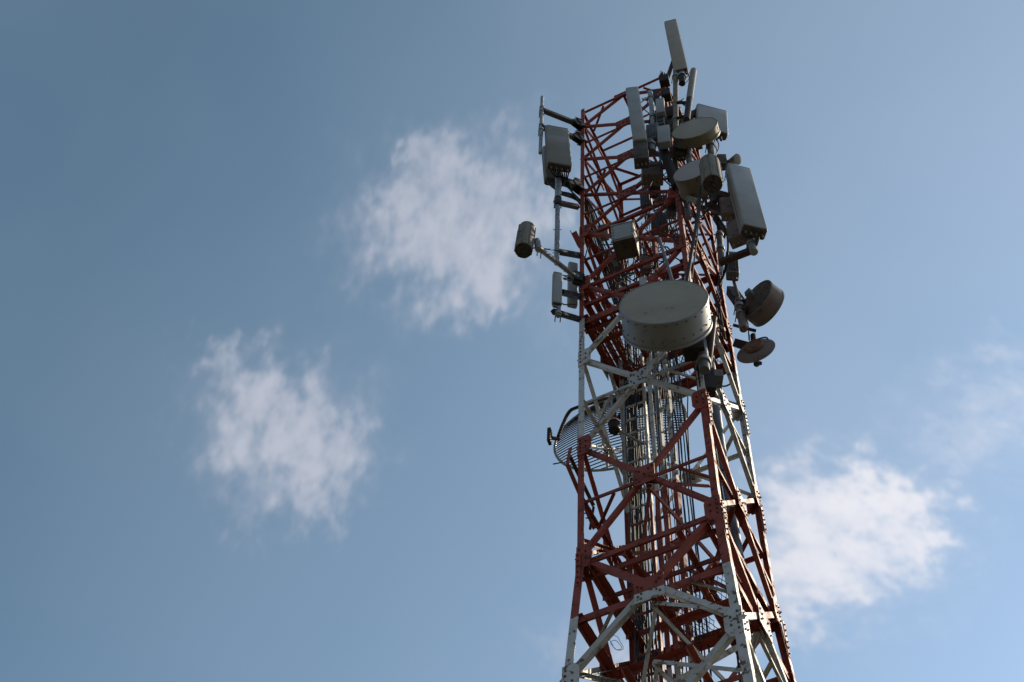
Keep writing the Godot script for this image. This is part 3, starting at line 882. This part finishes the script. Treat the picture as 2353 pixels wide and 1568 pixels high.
	rod(F, "pin", at(1356, 1216, 11.28), at(1364, 1166, 11.28), 0.018, M.dark)
	for k in 4:
		var a := at(1337 + k * 6, 1158 + k * 11, 11.0)
		rod(F, "stud", a - cam_r * 0.05, a + cam_r * 0.08, 0.009, M.dark, 6)

func build_head() -> void:
	# tall panel on the mast top
	panel_antenna("top_panel_antenna", "tall narrow panel antenna crowning the mast, highest thing on tower", "panel antenna", at(1564, 158, 9.45), at(1540, 46, 9.45), 0.27, 0.15, 12, M.radome)
	pipe("mast_pipe", "upright galvanised mast below the highest panel antenna", "mast", [at(1552.5, 160, 9.55), at(1553, 312, 9.55)], 0.05, M.drum_tan, "", [0.12, 0.78])
	var ext := thing("leg_extension", "dark tapered leg extension leaning out to highest panel antenna", "leg extension", at(1529, 178, 9.85))
	angle_bar(ext, "angle", at(1528, 182, 9.85), at(1546, 130, 9.6), 0.1, 0.01, M.brown, Vector3(1, 0, 0), Vector3(0, 0, -1))
	part(ext, "foot_block", box_mesh(Vector3(0.19, 0.3, 0.16)), M.dark, Transform3D(turn_basis(12), at(1527, 186, 9.8)))
	part(ext, "foot_block", box_mesh(Vector3(0.18, 0.3, 0.16)), M.dark, Transform3D(turn_basis(12), at(1531, 219, 9.75)))
	for k in 5:
		var c := at(1520 + k * 4, 172 + k * 2, 9.85)
		rod(ext, "stud", c, c + Vector3(0, 0.22, 0), 0.01, M.dark, 6)
	# whip antenna beside it
	var w0 := at(1594, 162, 9.4)
	var w1 := at(1584.5, 228, 9.4)
	var w2 := at(1578, 276, 9.4)
	var W := thing("tube_antenna", "pale round tube antenna with dark sleeve beside mast", "tube antenna", w2)
	rod(W, "radome", w1, w0, 0.062, M.shell, 20)
	rod(W, "sleeve", w2, w1, 0.058, M.dark, 20)
	rod(W, "mount_bar", at(1556, 236, 9.5), at(1583, 236, 9.42), 0.03, M.dark)
	rod(W, "mount_bar", at(1556, 272, 9.5), at(1579, 266, 9.42), 0.03, M.dark)
	# cluster of dark remote gear behind mast top
	for k in 6:
		var a := at(1562 + (k % 3) * 8, 166 + int(k / 3) * 12, 9.6)
		cable("thin black jumper looped under the highest panel antenna", [at(1558 + k * 3, 158, 9.55), a + Vector3(0.05, -0.1, 0), at(1560 + k * 2, 195, 9.6)], 0.011, "jumpers under highest panel")
	pipe("tower_amplifier", "small dark cylinder amplifier clamped right of mast under highest panel", "amplifier", [at(1566, 168, 9.45), at(1568, 192, 9.45)], 0.06, M.dark, "", [0.3])
	# tall front panel, bluish
	panel_antenna("panel_antenna", "tall bluish white panel antenna standing before the tower head", "panel antenna", at(1471, 319, 9.35), at(1452, 199, 9.35), 0.235, 0.13, 20, M.shell_cool, false)
	radio_unit("dark rounded radio below tall bluish white panel antenna", at(1475, 376, 9.5), at(1471, 322, 9.5), 0.25, 0.2, 20, M.under, "", false)
	var poles := upright(1494, 212, 330, 9.75)
	pipe("mounting_pole", "capped grey pole behind tall bluish white panel antenna", "pole", poles, 0.048, M.galv, "", [0.12, 0.5])
	var fb := thing("stay_bar", "flat black stay bar slanting from head girder behind bluish panel", "stay bar", at(1511, 238, 9.8))
	angle_bar(fb, "angle", at(1494, 205, 9.85), at(1513, 242, 9.8), 0.1, 0.008, M.dark, cam_r, flat_f)
	# square flat panel
	var sq := panel_antenna("square_panel_antenna", "flat square grey panel antenna sticking out right of tower head", "panel antenna", at(1638, 297, 9.9), at(1637, 246, 9.9), 0.6, 0.16, 40, M.shell_cool)
	for k in 5:
		var s := at(1616 + k * 10, 312 + k, 9.95)
		rod(sq, "cable_gland", s, s - Vector3(0, 0.14, 0), 0.022, M.brown, 8)
	bracket("dark thick arm carrying flat square grey panel", at(1606, 258, 10.0), at(1556, 283, 9.9), 0.12, M.dark, false)
	# upper round dish
	drum_dish("drum_dish", "shallow tan drum dish just under flat square panel", at(1596, 294, 9.35), 9, 0, 0.40, 0.17, M.radome, M.drum_tan)
	pipe("mounting_pole", "stout dark grey pole standing under shallow tan drum dish", "pole", [at(1629, 300, 9.6), at(1637, 372, 9.6)], 0.062, M.unit, "", [0.5])
	# lower round dish
	drum_dish("drum_dish", "deep mauve faced drum dish partly hidden behind ribbed barrel", at(1592, 390, 9.3), 2, 0, 0.335, 0.34, M.radome_mauve, M.drum_tan)
	barrel_antenna("ribbed tan barrel antenna hanging before mauve faced drum dish", at(1638, 423, 9.0), at(1630, 372, 9.0), 0.155)
	pipe("dish_strut", "long dark strut running down from mauve faced dish to largest dish", "strut", [at(1611, 428, 9.25), at(1603, 500, 9.2), at(1578, 648, 9.15)], 0.026, M.dark)
	pipe("dish_strut", "thin grey strut slanting to top of largest dish", "strut", [at(1515, 548, 9.6), at(1547, 652, 9.2)], 0.024, M.unit)
	# horn
	var hn := thing("horn_antenna", "small pale cone horn antenna peeking above the big tilted panel", "horn antenna", at(1690, 369, 9.9))
	var ha := at(1676, 371, 9.95)
	var hb := at(1695, 366, 9.85)
	var hy := (hb - ha).normalized()
	var hx := hy.cross(Vector3.UP).normalized()
	part(hn, "cone", lathe([[0.0, 0.0], [0.035, 0.0], [0.1, (hb - ha).length()], [0.0, (hb - ha).length() + 0.02]], 24), M.shell, Transform3D(Basis(hx, hy, hx.cross(hy)), ha))
	rod(hn, "stem", at(1664, 374, 9.95), ha, 0.03, M.dark)
	# big tilted panel at the right
	panel_antenna("large_panel_antenna", "largest flat grey panel antenna, tilted, right of ribbed barrel", "panel antenna", at(1737, 520, 9.35), at(1700, 381, 9.35), 0.40, 0.2, 41, M.shell_cool)
	pipe("mounting_pole", "thick galvanised pole under largest flat grey panel", "pole", [at(1716, 522, 9.6), at(1733, 580, 9.6)], 0.062, M.galv, "", [0.7])
	bracket("slanting dark channel arm holding thick pole of largest flat panel", at(1740, 571, 9.6), at(1656, 603, 9.95), 0.09, M.brown, false)
	bracket("dark upper arm behind largest flat panel", at(1684, 446, 9.7), at(1640, 468, 9.9), 0.085, M.dark, false)
	bracket("brown square arm ending bare behind largest flat panel", at(1672, 492, 9.75), at(1628, 473, 9.95), 0.11, M.brown, false)
	bracket("brown arm above crossing slanting one behind ribbed barrel", at(1671, 452, 9.7), at(1628, 440, 9.9), 0.1, M.brown, false)
	bracket("grey pipe arm from front right leg to ribbed barrel's dish", at(1606, 466, 9.4), at(1570, 449, 9.85), 0.09, M.drum_tan, false)
	pipe("mounting_pole", "thin mauve pole rising beside largest flat panel", "pole", [at(1672, 380, 9.9), at(1679, 445, 9.9)], 0.04, M.drum_brown, "", [0.3])
	radio_unit("brownish grey radio box behind upper part of largest flat panel", at(1680, 498, 9.75), at(1674, 462, 9.75), 0.3, 0.16, 20, M.drum_brown, "", false)
	radio_unit("brownish six sided radio box behind foot of largest flat panel", at(1697, 555, 9.65), at(1692, 516, 9.65), 0.27, 0.2, 0, M.drum_brown, "", false)
	radio_unit("grey finned radio box right of red shaft under slanting channel arm", at(1684, 636, 10.3), at(1681, 588, 10.3), 0.19, 0.16, 30, M.unit)
	pipe("mounting_pole", "short mauve pole with cap right of red shaft", "pole", [at(1653, 534, 10.2), at(1658, 606, 10.2)], 0.05, M.drum_brown, "", [0.1, 0.55])
	var an := thing("stay_bar", "brown angle stay slanting right of shaft below bare brown arm", "stay bar", at(1640, 497, 10.2))
	angle_bar(an, "angle", at(1640, 495, 10.2), at(1668, 540, 10.3), 0.085, 0.007, M.brown, cam_r, flat_f)
	# clustered remote radios in the head
	var units := [
		["pale narrow radio beside leg left of mast", 1517, 232, 264, 9.6, 0.155, 0.12, 12, "shell_cool"],
		["dark narrow radio directly under pale narrow one", 1517, 262, 292, 9.72, 0.15, 0.14, 12, "unit"],
		["blue grey radio with labels low beside dark rounded radio", 1525, 296, 334, 9.55, 0.22, 0.14, 15, "shell_cool"],
		["dark squat radio left of blue grey radio with labels", 1500, 293, 326, 9.7, 0.22, 0.16, 10, "unit"],
		["brownish round shouldered radio hung inside shaft below dark rounded radio", 1498, 384, 414, 10.0, 0.36, 0.22, 25, "drum_brown"],
		["grey radio strapped to cable ladder behind red plates", 1484, 449, 476, 10.8, 0.2, 0.14, 10, "unit"],
		["tilted grey radio near front right leg plate", 1541, 466, 496, 10.2, 0.17, 0.14, 30, "unit"],
		["pale radio inside shaft left of junction box", 1386, 522, 548, 11.3, 0.17, 0.12, 15, "shell"],
		["small pale radio inside shaft below junction box", 1395, 578, 596, 11.2, 0.12, 0.1, 15, "shell"],
		["small white box touching rim of largest dish", 1478, 642, 660, 10.3, 0.12, 0.1, 15, "box"],
		["dark radio hung in middle of shaft above junction box", 1515, 500, 530, 10.9, 0.3, 0.2, 20, "unit"],
		["round dark fan housing deep inside shaft", 1420, 598, 622, 11.6, 0.2, 0.16, 20, "drum_brown"],
		["brown radio near centre of shaft above largest dish", 1484, 596, 624, 11.2, 0.18, 0.14, 20, "drum_brown"],
		["dark radio beside front right leg below mauve faced dish", 1545, 376, 408, 9.9, 0.2, 0.18, 20, "dark"],
		["dark radio under shallow tan drum dish", 1560, 330, 362, 9.8, 0.2, 0.16, 15, "under"],
		["dark finned radio between grey pole and blue grey radio", 1508, 268, 296, 9.85, 0.17, 0.14, 30, "unit"],
		["small dark radio clamped to mast left side midway", 1541, 250, 272, 9.75, 0.13, 0.12, 10, "dark"],
		["small dark radio under small one clamped to mast", 1540, 282, 306, 9.8, 0.15, 0.13, 10, "under"],
		["dark radio hung below coil of spare cable", 1504, 422, 446, 10.3, 0.2, 0.16, 20, "dark"],
		["long dark radio strapped behind front right leg plate", 1560, 446, 478, 10.4, 0.18, 0.14, 25, "unit"],
		["dark radio behind thick arms of largest flat panel", 1645, 458, 486, 10.1, 0.2, 0.16, 20, "under"],
		["small dark radio beside horn antenna stem", 1658, 362, 384, 9.95, 0.17, 0.14, 25, "under"],
		["black radio behind mauve faced dish", 1568, 400, 425, 9.9, 0.25, 0.2, 15, "dark"]]
	for u in units:
		radio_unit(u[0], at(u[1] + 2, u[3], u[4]), at(u[1], u[2], u[4]), u[5], u[6], u[7], M[u[8]], "remote radios in the tower head", u[8] == "unit")
	pipe("mounting_pole", "grey pole behind front right leg under shallow tan dish", "pole", upright(1577, 325, 390, 9.75), 0.052, M.galv, "", [0.3])
	pipe("mounting_pole", "dark pole hanging inside shaft by grey strapped radio", "pole", upright(1480, 400, 500, 10.9), 0.06, M.unit, "", [0.5])
	pipe("mounting_pole", "grey pole right of front right leg below leg plate", "pole", upright(1574, 440, 500, 9.95), 0.05, M.galv, "", [0.2])
	pipe("cable_duct", "thick black duct slanting down behind front right leg in tower head", "duct", [at(1516, 318, 9.75), at(1530, 360, 9.75), at(1556, 430, 9.8)], 0.085, M.dark)
	pipe("tower_amplifier", "dark open ended tube amplifier beside dark rounded radio", "amplifier", [at(1494, 326, 9.55), at(1499, 350, 9.55)], 0.07, M.unit, "", [0.4])

func build_middle() -> void:
	# largest dish
	var D := drum_dish("large_drum_dish", "largest round grey drum dish fixed to front of tower", at(1525, 693, 9.15), 17, 0, 0.585, 0.39, M.radome, M.drum, 0.16)
	D.set_meta("category", "dish antenna")
	var mp := [at(1610, 755, 9.75), at(1619, 852, 9.75)]
	pipe("dish_mount_pole", "stout grey open ended pole under largest round dish", "pole", mp, 0.07, M.unit, "", [0.25, 0.8])
	var mc := thing("dish_bracket", "dark steel bracket between largest dish and its stout pole", "bracket", at(1594, 800, 9.7))
	part(mc, "plate", box_mesh(Vector3(0.28, 0.34, 0.2)), M.dark, Transform3D(turn_basis(17), at(1594, 800, 9.75)))
	part(mc, "plate", box_mesh(Vector3(0.22, 0.5, 0.16)), M.dark, Transform3D(turn_basis(30), at(1622, 878, 9.95)))
	part(mc, "plate", box_mesh(Vector3(0.3, 0.16, 0.2)), M.unit, Transform3D(turn_basis(30), at(1634, 870, 10.1)))
	rod(mc, "stay", at(1640, 730, 9.6), at(1622, 880, 9.95), 0.05, M.brown)
	# junction box
	var jb := at(1431, 533, 10.0)
	var J := thing("junction_box", "white riveted steel junction box hung on front face girders", "junction box", jb)
	var bs := turn_basis(11)
	part(J, "housing", box_mesh(Vector3(0.36, 0.52, 0.34)), M.box, Transform3D(bs, jb - bs.z * 0.17))
	part(J, "door", box_mesh(Vector3(0.34, 0.48, 0.014)), M.shell_cool, Transform3D(bs, jb + bs.z * 0.012))
	part(J, "base_tray", box_mesh(Vector3(0.35, 0.015, 0.165)), M.under, Transform3D(bs, jb - bs.y * 0.27 - bs.z * 0.085))
	part(J, "base_tray", box_mesh(Vector3(0.35, 0.015, 0.165)), M.under, Transform3D(bs, jb - bs.y * 0.27 - bs.z * 0.26))
	part(J, "drip_lid", box_mesh(Vector3(0.39, 0.02, 0.38)), M.box, Transform3D(bs, jb + bs.y * 0.273 - bs.z * 0.165))
	for k in 10:
		var e := jb + bs.x * (-0.15 if k % 2 else 0.15) + bs.y * (-0.2 + 0.1 * int(k / 2)) + bs.z * 0.018
		rod(J, "rivet", e, e + bs.z * 0.012, 0.011, M.bolt, 6)
	for s: int in [-1, 1]:
		angle_bar(J, "hanger", jb + bs.x * (0.13 * s) - bs.z * 0.36 - bs.y * 0.4, jb + bs.x * (0.13 * s) - bs.z * 0.36 + bs.y * 0.4, 0.05, 0.006, M.red_b, bs.x, bs.z)
	# drum dish seen from behind, right
	var rd := drum_dish("drum_dish", "brownish drum dish facing away right of red shaft", at(1767, 709, 10.35), 155, 0, 0.33, 0.24, M.radome_mauve, M.drum_brown, 0.1)
	rod(rd, "mount_neck", at(1706, 716, 10.35), at(1734, 706, 10.35), 0.06, M.dark)
	pipe("mounting_pole", "short dark pole carrying brownish drum dish", "pole", [at(1697, 690, 10.4), at(1709, 757, 10.4)], 0.06, M.drum_brown, "", [0.25, 0.5])
	pipe("stay_rod", "slotted grey strut rising above brownish drum dish's pole", "strut", [at(1687, 647, 10.4), at(1703, 706, 10.4)], 0.028, M.drum_brown)
	bracket("dark boom from right leg to brownish drum dish's pole", at(1703, 700, 10.4), at(1680, 668, 10.8), 0.14, M.dark, false)
	bracket("thin dark boom under brownish drum dish's pole", at(1734, 760, 10.35), at(1688, 748, 10.9), 0.05, M.dark, false)
	# small open dish, lower right
	var dc := at(1737, 806, 10.6)
	var S := thing("small_dish", "small open dish with rust stain, facing away right of platform", "dish antenna", dc)
	var ob := turn_basis(182) * Basis(Vector3.RIGHT, 0.0)
	var y := ob.z
	var x := ob.x
	var xf := Transform3D(Basis(x, y, x.cross(y)), dc)
	part(S, "reflector", lathe([[0.0, -0.09], [0.1, -0.08], [0.2, -0.045], [0.285, 0.0], [0.295, 0.006], [0.285, 0.012], [0.2, -0.033], [0.1, -0.068], [0.0, -0.078]], 40), M.drum_brown, xf)
	part(S, "stain_plate", lathe([[0.0, -0.125], [0.13, -0.115], [0.15, -0.085]], 24), M.rust, xf)
	rod(S, "mount_pipe", at(1731, 771, 10.75), at(1739, 838, 10.75), 0.045, M.dark)
	rod(S, "foot", at(1739, 836, 10.75), at(1748, 835, 10.7), 0.03, M.dark)
	part(S, "feed_hoop", tube_mesh(smooth([at(1735, 782, 10.75), at(1755, 776, 10.6), at(1764, 778, 10.5), at(1768, 792, 10.5)], 8), 0.012, 8), M.dark, Transform3D.IDENTITY)
	bracket("heavy dark arm from right leg to small open dish", at(1730, 800, 10.75), at(1695, 790, 11.1), 0.13, M.dark, false)
	cable("black cable arching above small open dish", [at(1722, 782, 10.75), at(1719, 745, 10.7), at(1713, 735, 10.7), at(1706, 748, 10.75)], 0.012, "")
	# red obstruction lamp
	var lp := at(1411, 975, 11.0)
	var O := thing("obstruction_lamp", "red domed obstruction lamp on dark base inside white shaft band", "warning lamp", lp)
	part(O, "lens", lathe([[0.0, 0.1], [0.05, 0.09], [0.08, 0.05], [0.085, 0.0]], 24), M.lamp, Transform3D(Basis.IDENTITY, lp))
	rod(O, "base", lp - Vector3(0, 0.16, 0), lp, 0.075, M.dark)
	rod(O, "arm", lp - Vector3(0, 0.1, 0), lp + Vector3(0.25, -0.1, -0.4), 0.02, M.galv)
	# small lamp arm near ladder
	pipe("conduit", "thin dark conduit standing before ladder below largest dish", "conduit", upright(1501, 800, 960, 10.7), 0.022, M.unit)

func build_grid_dish() -> void:
	var c := at(1424, 990, 12.55)
	var G := thing("grid_dish", "large wire grid dish behind left of shaft in white band", "dish antenna", c)
	var n := turn_basis(188) * Vector3(0, 0, 1)
	var x := Vector3.UP.cross(n).normalized()
	var R := 1.06
	var Ry := 0.98
	var dep := 0.2
	var frame := Transform3D(Basis(x, Vector3.UP, n), c)
	var rim := []
	for i in 49:
		var a := TAU * i / 48.0
		rim.append(frame * Vector3(cos(a) * R, sin(a) * Ry, 0))
	part(G, "rim", tube_mesh(rim, 0.022, 8), M.galv, Transform3D.IDENTITY)
	var k := -15
	while k <= 15:
		var yy := Ry * k / 16.0
		var half := R * sqrt(maxf(0.0, 1.0 - pow(yy / Ry, 2)))
		var pts := []
		for i in 13:
			var xx := -half + 2 * half * i / 12.0
			pts.append(frame * Vector3(xx, yy, -dep * (1.0 - pow(xx / R, 2) - pow(yy / Ry, 2))))
		part(G, "grid_bar", tube_mesh(pts, 0.0095, 5), M.dark, Transform3D.IDENTITY)
		k += 1
	for xv: float in [-0.62, -0.2, 0.2, 0.62]:
		var half := Ry * sqrt(1.0 - xv * xv / (R * R))
		var pts := []
		for i in 13:
			var yy := -half + 2 * half * i / 12.0
			pts.append(frame * Vector3(xv, yy, -0.02 - dep * (1.0 - pow(xv / R, 2) - pow(yy / Ry, 2))))
		part(G, "rib", tube_mesh(pts, 0.02, 6), M.white_b, Transform3D.IDENTITY)
	rod(G, "feed_boom", frame * Vector3(0, 0, -dep), frame * Vector3(0, 0, 0.45), 0.025, M.galv)
	part(G, "feed_head", box_mesh(Vector3(0.12, 0.3, 0.06)), M.dark, Transform3D(frame.basis, frame * Vector3(0, 0, 0.45)))
	rod(G, "mount_pipe", frame * Vector3(-0.0, -0.5, -dep - 0.12), frame * Vector3(-0.0, 0.5, -dep - 0.12), 0.045, M.galv)
	rod(G, "mount_pipe", frame * Vector3(0.0, 0.3, -dep - 0.12), frame * Vector3(-0.3, 0.3, -dep - 0.4), 0.035, M.dark)
	rod(G, "mount_pipe", frame * Vector3(0.0, -0.3, -dep - 0.12), frame * Vector3(-0.3, -0.3, -dep - 0.4), 0.035, M.dark)
	# side lug on the rim
	part(G, "lug", box_mesh(Vector3(0.05, 0.34, 0.1)), M.dark, Transform3D(turn_basis(8), at(1263, 1003, 12.35)))
	part(G, "side_tube", tube_mesh(smooth([at(1283, 1003, 12.4), at(1294, 974, 12.35), at(1308, 947, 12.3), at(1325, 937, 12.3), at(1362, 926, 12.35), at(1405, 913, 12.4)], 6), 0.028, 8), M.brown, Transform3D.IDENTITY)
	rod(G, "lug_arm", at(1263, 1006, 12.35), at(1284, 1010, 12.45), 0.03, M.dark)
	rod(G, "wire", at(1271, 1067, 12.3), at(1292, 1063, 12.3), 0.01, M.dark, 6)

func build_cables() -> void:
	# tails under the wide left panel
	for k in 9:
		var x0 := 1266.0 + k * 5.0
		cable("short black tail dropping from wide grey panel's connectors", [at(x0, 379, 10.25), at(x0 + 1, 396, 10.35), at(1285 + k * 2.5, 414, 10.5), at(1312 + k, 438 + k * 1.5, 10.7), at(1336 + k, 462 + k * 3, 10.85)], 0.012, "black tails under wide left panel")
	for k in 4:
		cable("black tail curving from narrow panel behind wide one", [at(1258 + k * 5, 411, 10.62), at(1262 + k * 5, 424 + k, 10.6), at(1282, 438 + k * 2, 10.6), at(1318, 448 + k * 3, 10.75), at(1345, 475, 10.9)], 0.012, "black tails of narrow left panel")
	cable("black cable sagging from barrel antenna to leg", [at(1214, 570, 10.0), at(1240, 571, 10.1), at(1290, 577, 10.5), at(1338, 583, 10.8)], 0.012, "")
	cable("thin black loop under small pale panel", [at(1287, 692, 10.36), at(1296, 700, 10.5), at(1322, 700, 10.8)], 0.011, "")
	cable("pale wire tangled round jointed pole's collar", [at(1290, 458, 10.4), at(1278, 456, 10.4), at(1272, 464, 10.4), at(1276, 472, 10.4), at(1273, 476, 10.4)], 0.007, "", M.jacket)
	# bundles that run down inside the front left corner
	for k in 16:
		var s := rng.randf_range(-8, 22)
		var d := rng.randf_range(-0.1, 0.7)
		cable("black jumper sagging down inside front left corner of shaft", [at(1338 + s * 0.2, 442 + rng.randf() * 20, 10.85 + d * 0.2), at(1350 + s * 0.6, 480, 10.9 + d * 0.5), at(1358 + s, 520, 11.0 + d * 0.7), at(1368 + s * 1.4, 565, 11.1 + d), at(1395 + s * 1.5, 620, 11.3 + d), at(1420 + s, 700, 11.6 + d * 0.5)], rng.randf_range(0.009, 0.014), "jumpers in front left corner")
	# tangle in the head of the shaft
	for k in 70:
		var x0 := rng.randf_range(1476, 1572)
		var y0 := rng.randf_range(215, 520)
		var q := rng.randf_range(9.7, 11.4)
		var a := at(x0, y0, q)
		var pts := [a]
		for j in 4:
			a += Vector3(rng.randf_range(-0.16, 0.16), rng.randf_range(-0.42, -0.05), rng.randf_range(-0.16, 0.16))
			pts.append(a)
		cable("black jumper tangled among radios in the tower head", pts, rng.randf_range(0.008, 0.014), "jumpers tangled in tower head")
	for k in 26:
		var x1 := rng.randf_range(1400, 1560)
		var y1 := rng.randf_range(560, 640)
		var a2 := at(x1, y1, rng.randf_range(10.4, 11.6))
		var pts2 := [a2]
		for j in 4:
			a2 += Vector3(rng.randf_range(-0.22, 0.22), rng.randf_range(-0.3, 0.08), rng.randf_range(-0.22, 0.22))
			pts2.append(a2)
		cable("black jumper strung across shaft above largest dish", pts2, rng.randf_range(0.008, 0.014), "jumpers above largest dish")
	for k in 12:
		var lx := rng.randf_range(1600, 1690)
		var ly := rng.randf_range(395, 500)
		var lq := rng.randf_range(9.7, 10.1)
		cable("black jumper drooping among arms behind ribbed barrel and largest panel", [at(lx, ly, lq), at(lx + rng.randf_range(-8, 8), ly + rng.randf_range(12, 22), lq), at(lx + rng.randf_range(-22, 4), ly + rng.randf_range(18, 34), lq + 0.1), at(lx + rng.randf_range(-36, -12), ly + rng.randf_range(4, 24), lq + 0.2)], rng.randf_range(0.008, 0.013), "jumpers behind right panels")
	# coil of spare cable under the dark rounded radio
	for k in 4:
		var cpts := []
		for i in 14:
			var a3 := TAU * i / 12.0
			cpts.append(at(1493 + cos(a3) * (24 + k), 366 + sin(a3) * (13 + k), 9.6 + k * 0.03))
		cable("coil of spare black cable beneath dark rounded radio", cpts, 0.013, "coiled spare cable")
	# loops on the right
	cable("black loop hanging from flat square panel", [at(1645, 318, 9.9), at(1652, 333, 9.9), at(1648, 350, 9.9), at(1634, 362, 9.85)], 0.011, "loops under flat square panel")
	cable("black loop hanging from flat square panel", [at(1641, 318, 9.95), at(1644, 332, 9.95), at(1648, 348, 9.9)], 0.009, "loops under flat square panel")
	cable("black cable from ribbed barrel down to front right leg", [at(1640, 422, 9.0), at(1628, 446, 9.2), at(1610, 480, 9.5), at(1604, 530, 9.6), at(1590, 640, 9.6)], 0.011, "")
	for k in 2:
		cable("long black cable bowing outward right of shaft", [at(1640, 485, 9.95), at(1655, 505 + k * 3, 9.95), at(1669 + k * 2, 535, 10.0), at(1672 + k * 2, 575, 10.1), at(1664 + k * 2, 625, 10.3), at(1654, 655, 10.4)], 0.012, "bowed cables right of shaft")
	for k in 3:
		cable("black cable looping below connectors of largest flat panel", [at(1727 + k * 8, 538 + k * 2, 9.45), at(1737 + k * 3, 552, 9.5), at(1736, 572, 9.6), at(1728, 584, 9.65)], 0.013, "loops under largest flat panel")
	for k in 4:
		var lx := at(1648 - k * 2, 470, 10.0)
		cable("thin black wire running down right face of red shaft", [lx, at(1656 - k * 2, 540, 10.4), at(1662 - k * 3, 620, 10.6), at(1655 - k * 3, 700, 10.7), at(1668 - k * 3, 780, 10.8)], 0.009, "wires down right face")
	for k in 5:
		cable("thin black wire wandering down front of white shaft band", [at(1500 + k * 18, 790 + k * 6, 10.6), at(1506 + k * 15, 840, 10.7), at(1520 + k * 15, 880, 10.8), at(1512 + k * 17, 960, 10.9), at(1520 + k * 16, 1060, 11.0)], 0.009, "wires in white band")
	cable("black wire sagging below platform edge", [at(1640, 883, 11.6), at(1665, 888, 11.6), at(1683, 880, 11.6)], 0.014, "")
	for k in 2:
		var lp := []
		for i in 11:
			var a4 := TAU * i / 10.0
			lp.append(at(1416 + cos(a4) * (15 - k * 5) * (1.0 + 0.3 * sin(a4 * 2.0 + k)), 1478 + k * 5 + sin(a4 + 0.4) * (17 - k * 6), 11.0 + 0.02 * i))
		cable("thin black wire loop hanging in lower white band", lp, 0.003, "wire loops in lower band")

func build_ground() -> void:
	var st := SurfaceTool.new()
	st.begin(Mesh.PRIMITIVE_TRIANGLES)
	quad(st, Vector3(-600, 0, -600), Vector3(600, 0, -600), Vector3(600, 0, 600), Vector3(-600, 0, 600))
	var g := part(self, "ground", finish(st), M.ground, Transform3D.IDENTITY)
	g.set_meta("kind", "structure")
	g.set_meta("label", "bare earth and grass around the tower")

func _ready() -> void:
	rng.seed = 20
	# camera
	var y := deg_to_rad(YAW)
	var p := deg_to_rad(PITCH)
	var r := deg_to_rad(ROLL)
	cam_f = Vector3(-sin(y) * cos(p), sin(p), -cos(y) * cos(p))
	var right := Vector3(cos(y), 0, -sin(y))
	var up := right.cross(cam_f)
	cam_r = right * cos(r) + up * sin(r)
	cam_u = up * cos(r) - right * sin(r)
	flat_f = Vector3(-sin(y), 0, -cos(y))
	var cam := Camera3D.new()
	cam.name = "camera"
	cam.transform = Transform3D(Basis(cam_r, cam_u, -cam_f), CAM)
	cam.fov = rad_to_deg(2.0 * atan(784.0 / FOCAL))
	cam.near = 0.1
	cam.far = 3000.0
	add_child(cam)
	cam.current = true
	# sky and sun
	var env := Environment.new()
	env.tonemap_mode = Environment.TONE_MAPPER_LINEAR
	env.tonemap_exposure = 1.0
	env.background_mode = Environment.BG_SKY
	var pan := PanoramaSkyMaterial.new()
	pan.panorama = make_sky()
	pan.filter = true
	var sky := Sky.new()
	sky.sky_material = pan
	env.sky = sky
	env.sdfgi_enabled = true
	env.ssao_enabled = true
	env.ssil_enabled = true
	var we := WorldEnvironment.new()
	we.name = "world_environment"
	we.environment = env
	add_child(we)
	var sun := DirectionalLight3D.new()
	sun.name = "sun"
	sun.light_energy = 1.5
	sun.light_color = Color(1.0, 0.93, 0.82)
	sun.light_angular_distance = 0.5
	sun.shadow_enabled = true
	add_child(sun)
	sun.look_at_from_position(Vector3.ZERO, -SUN, Vector3.UP)
	# setting and things
	make_materials()
	build_ground()
	build_tower()
	build_platforms()
	build_ladder()
	build_grid_dish()
	build_head()
	build_middle()
	build_left_side()
	build_cables()
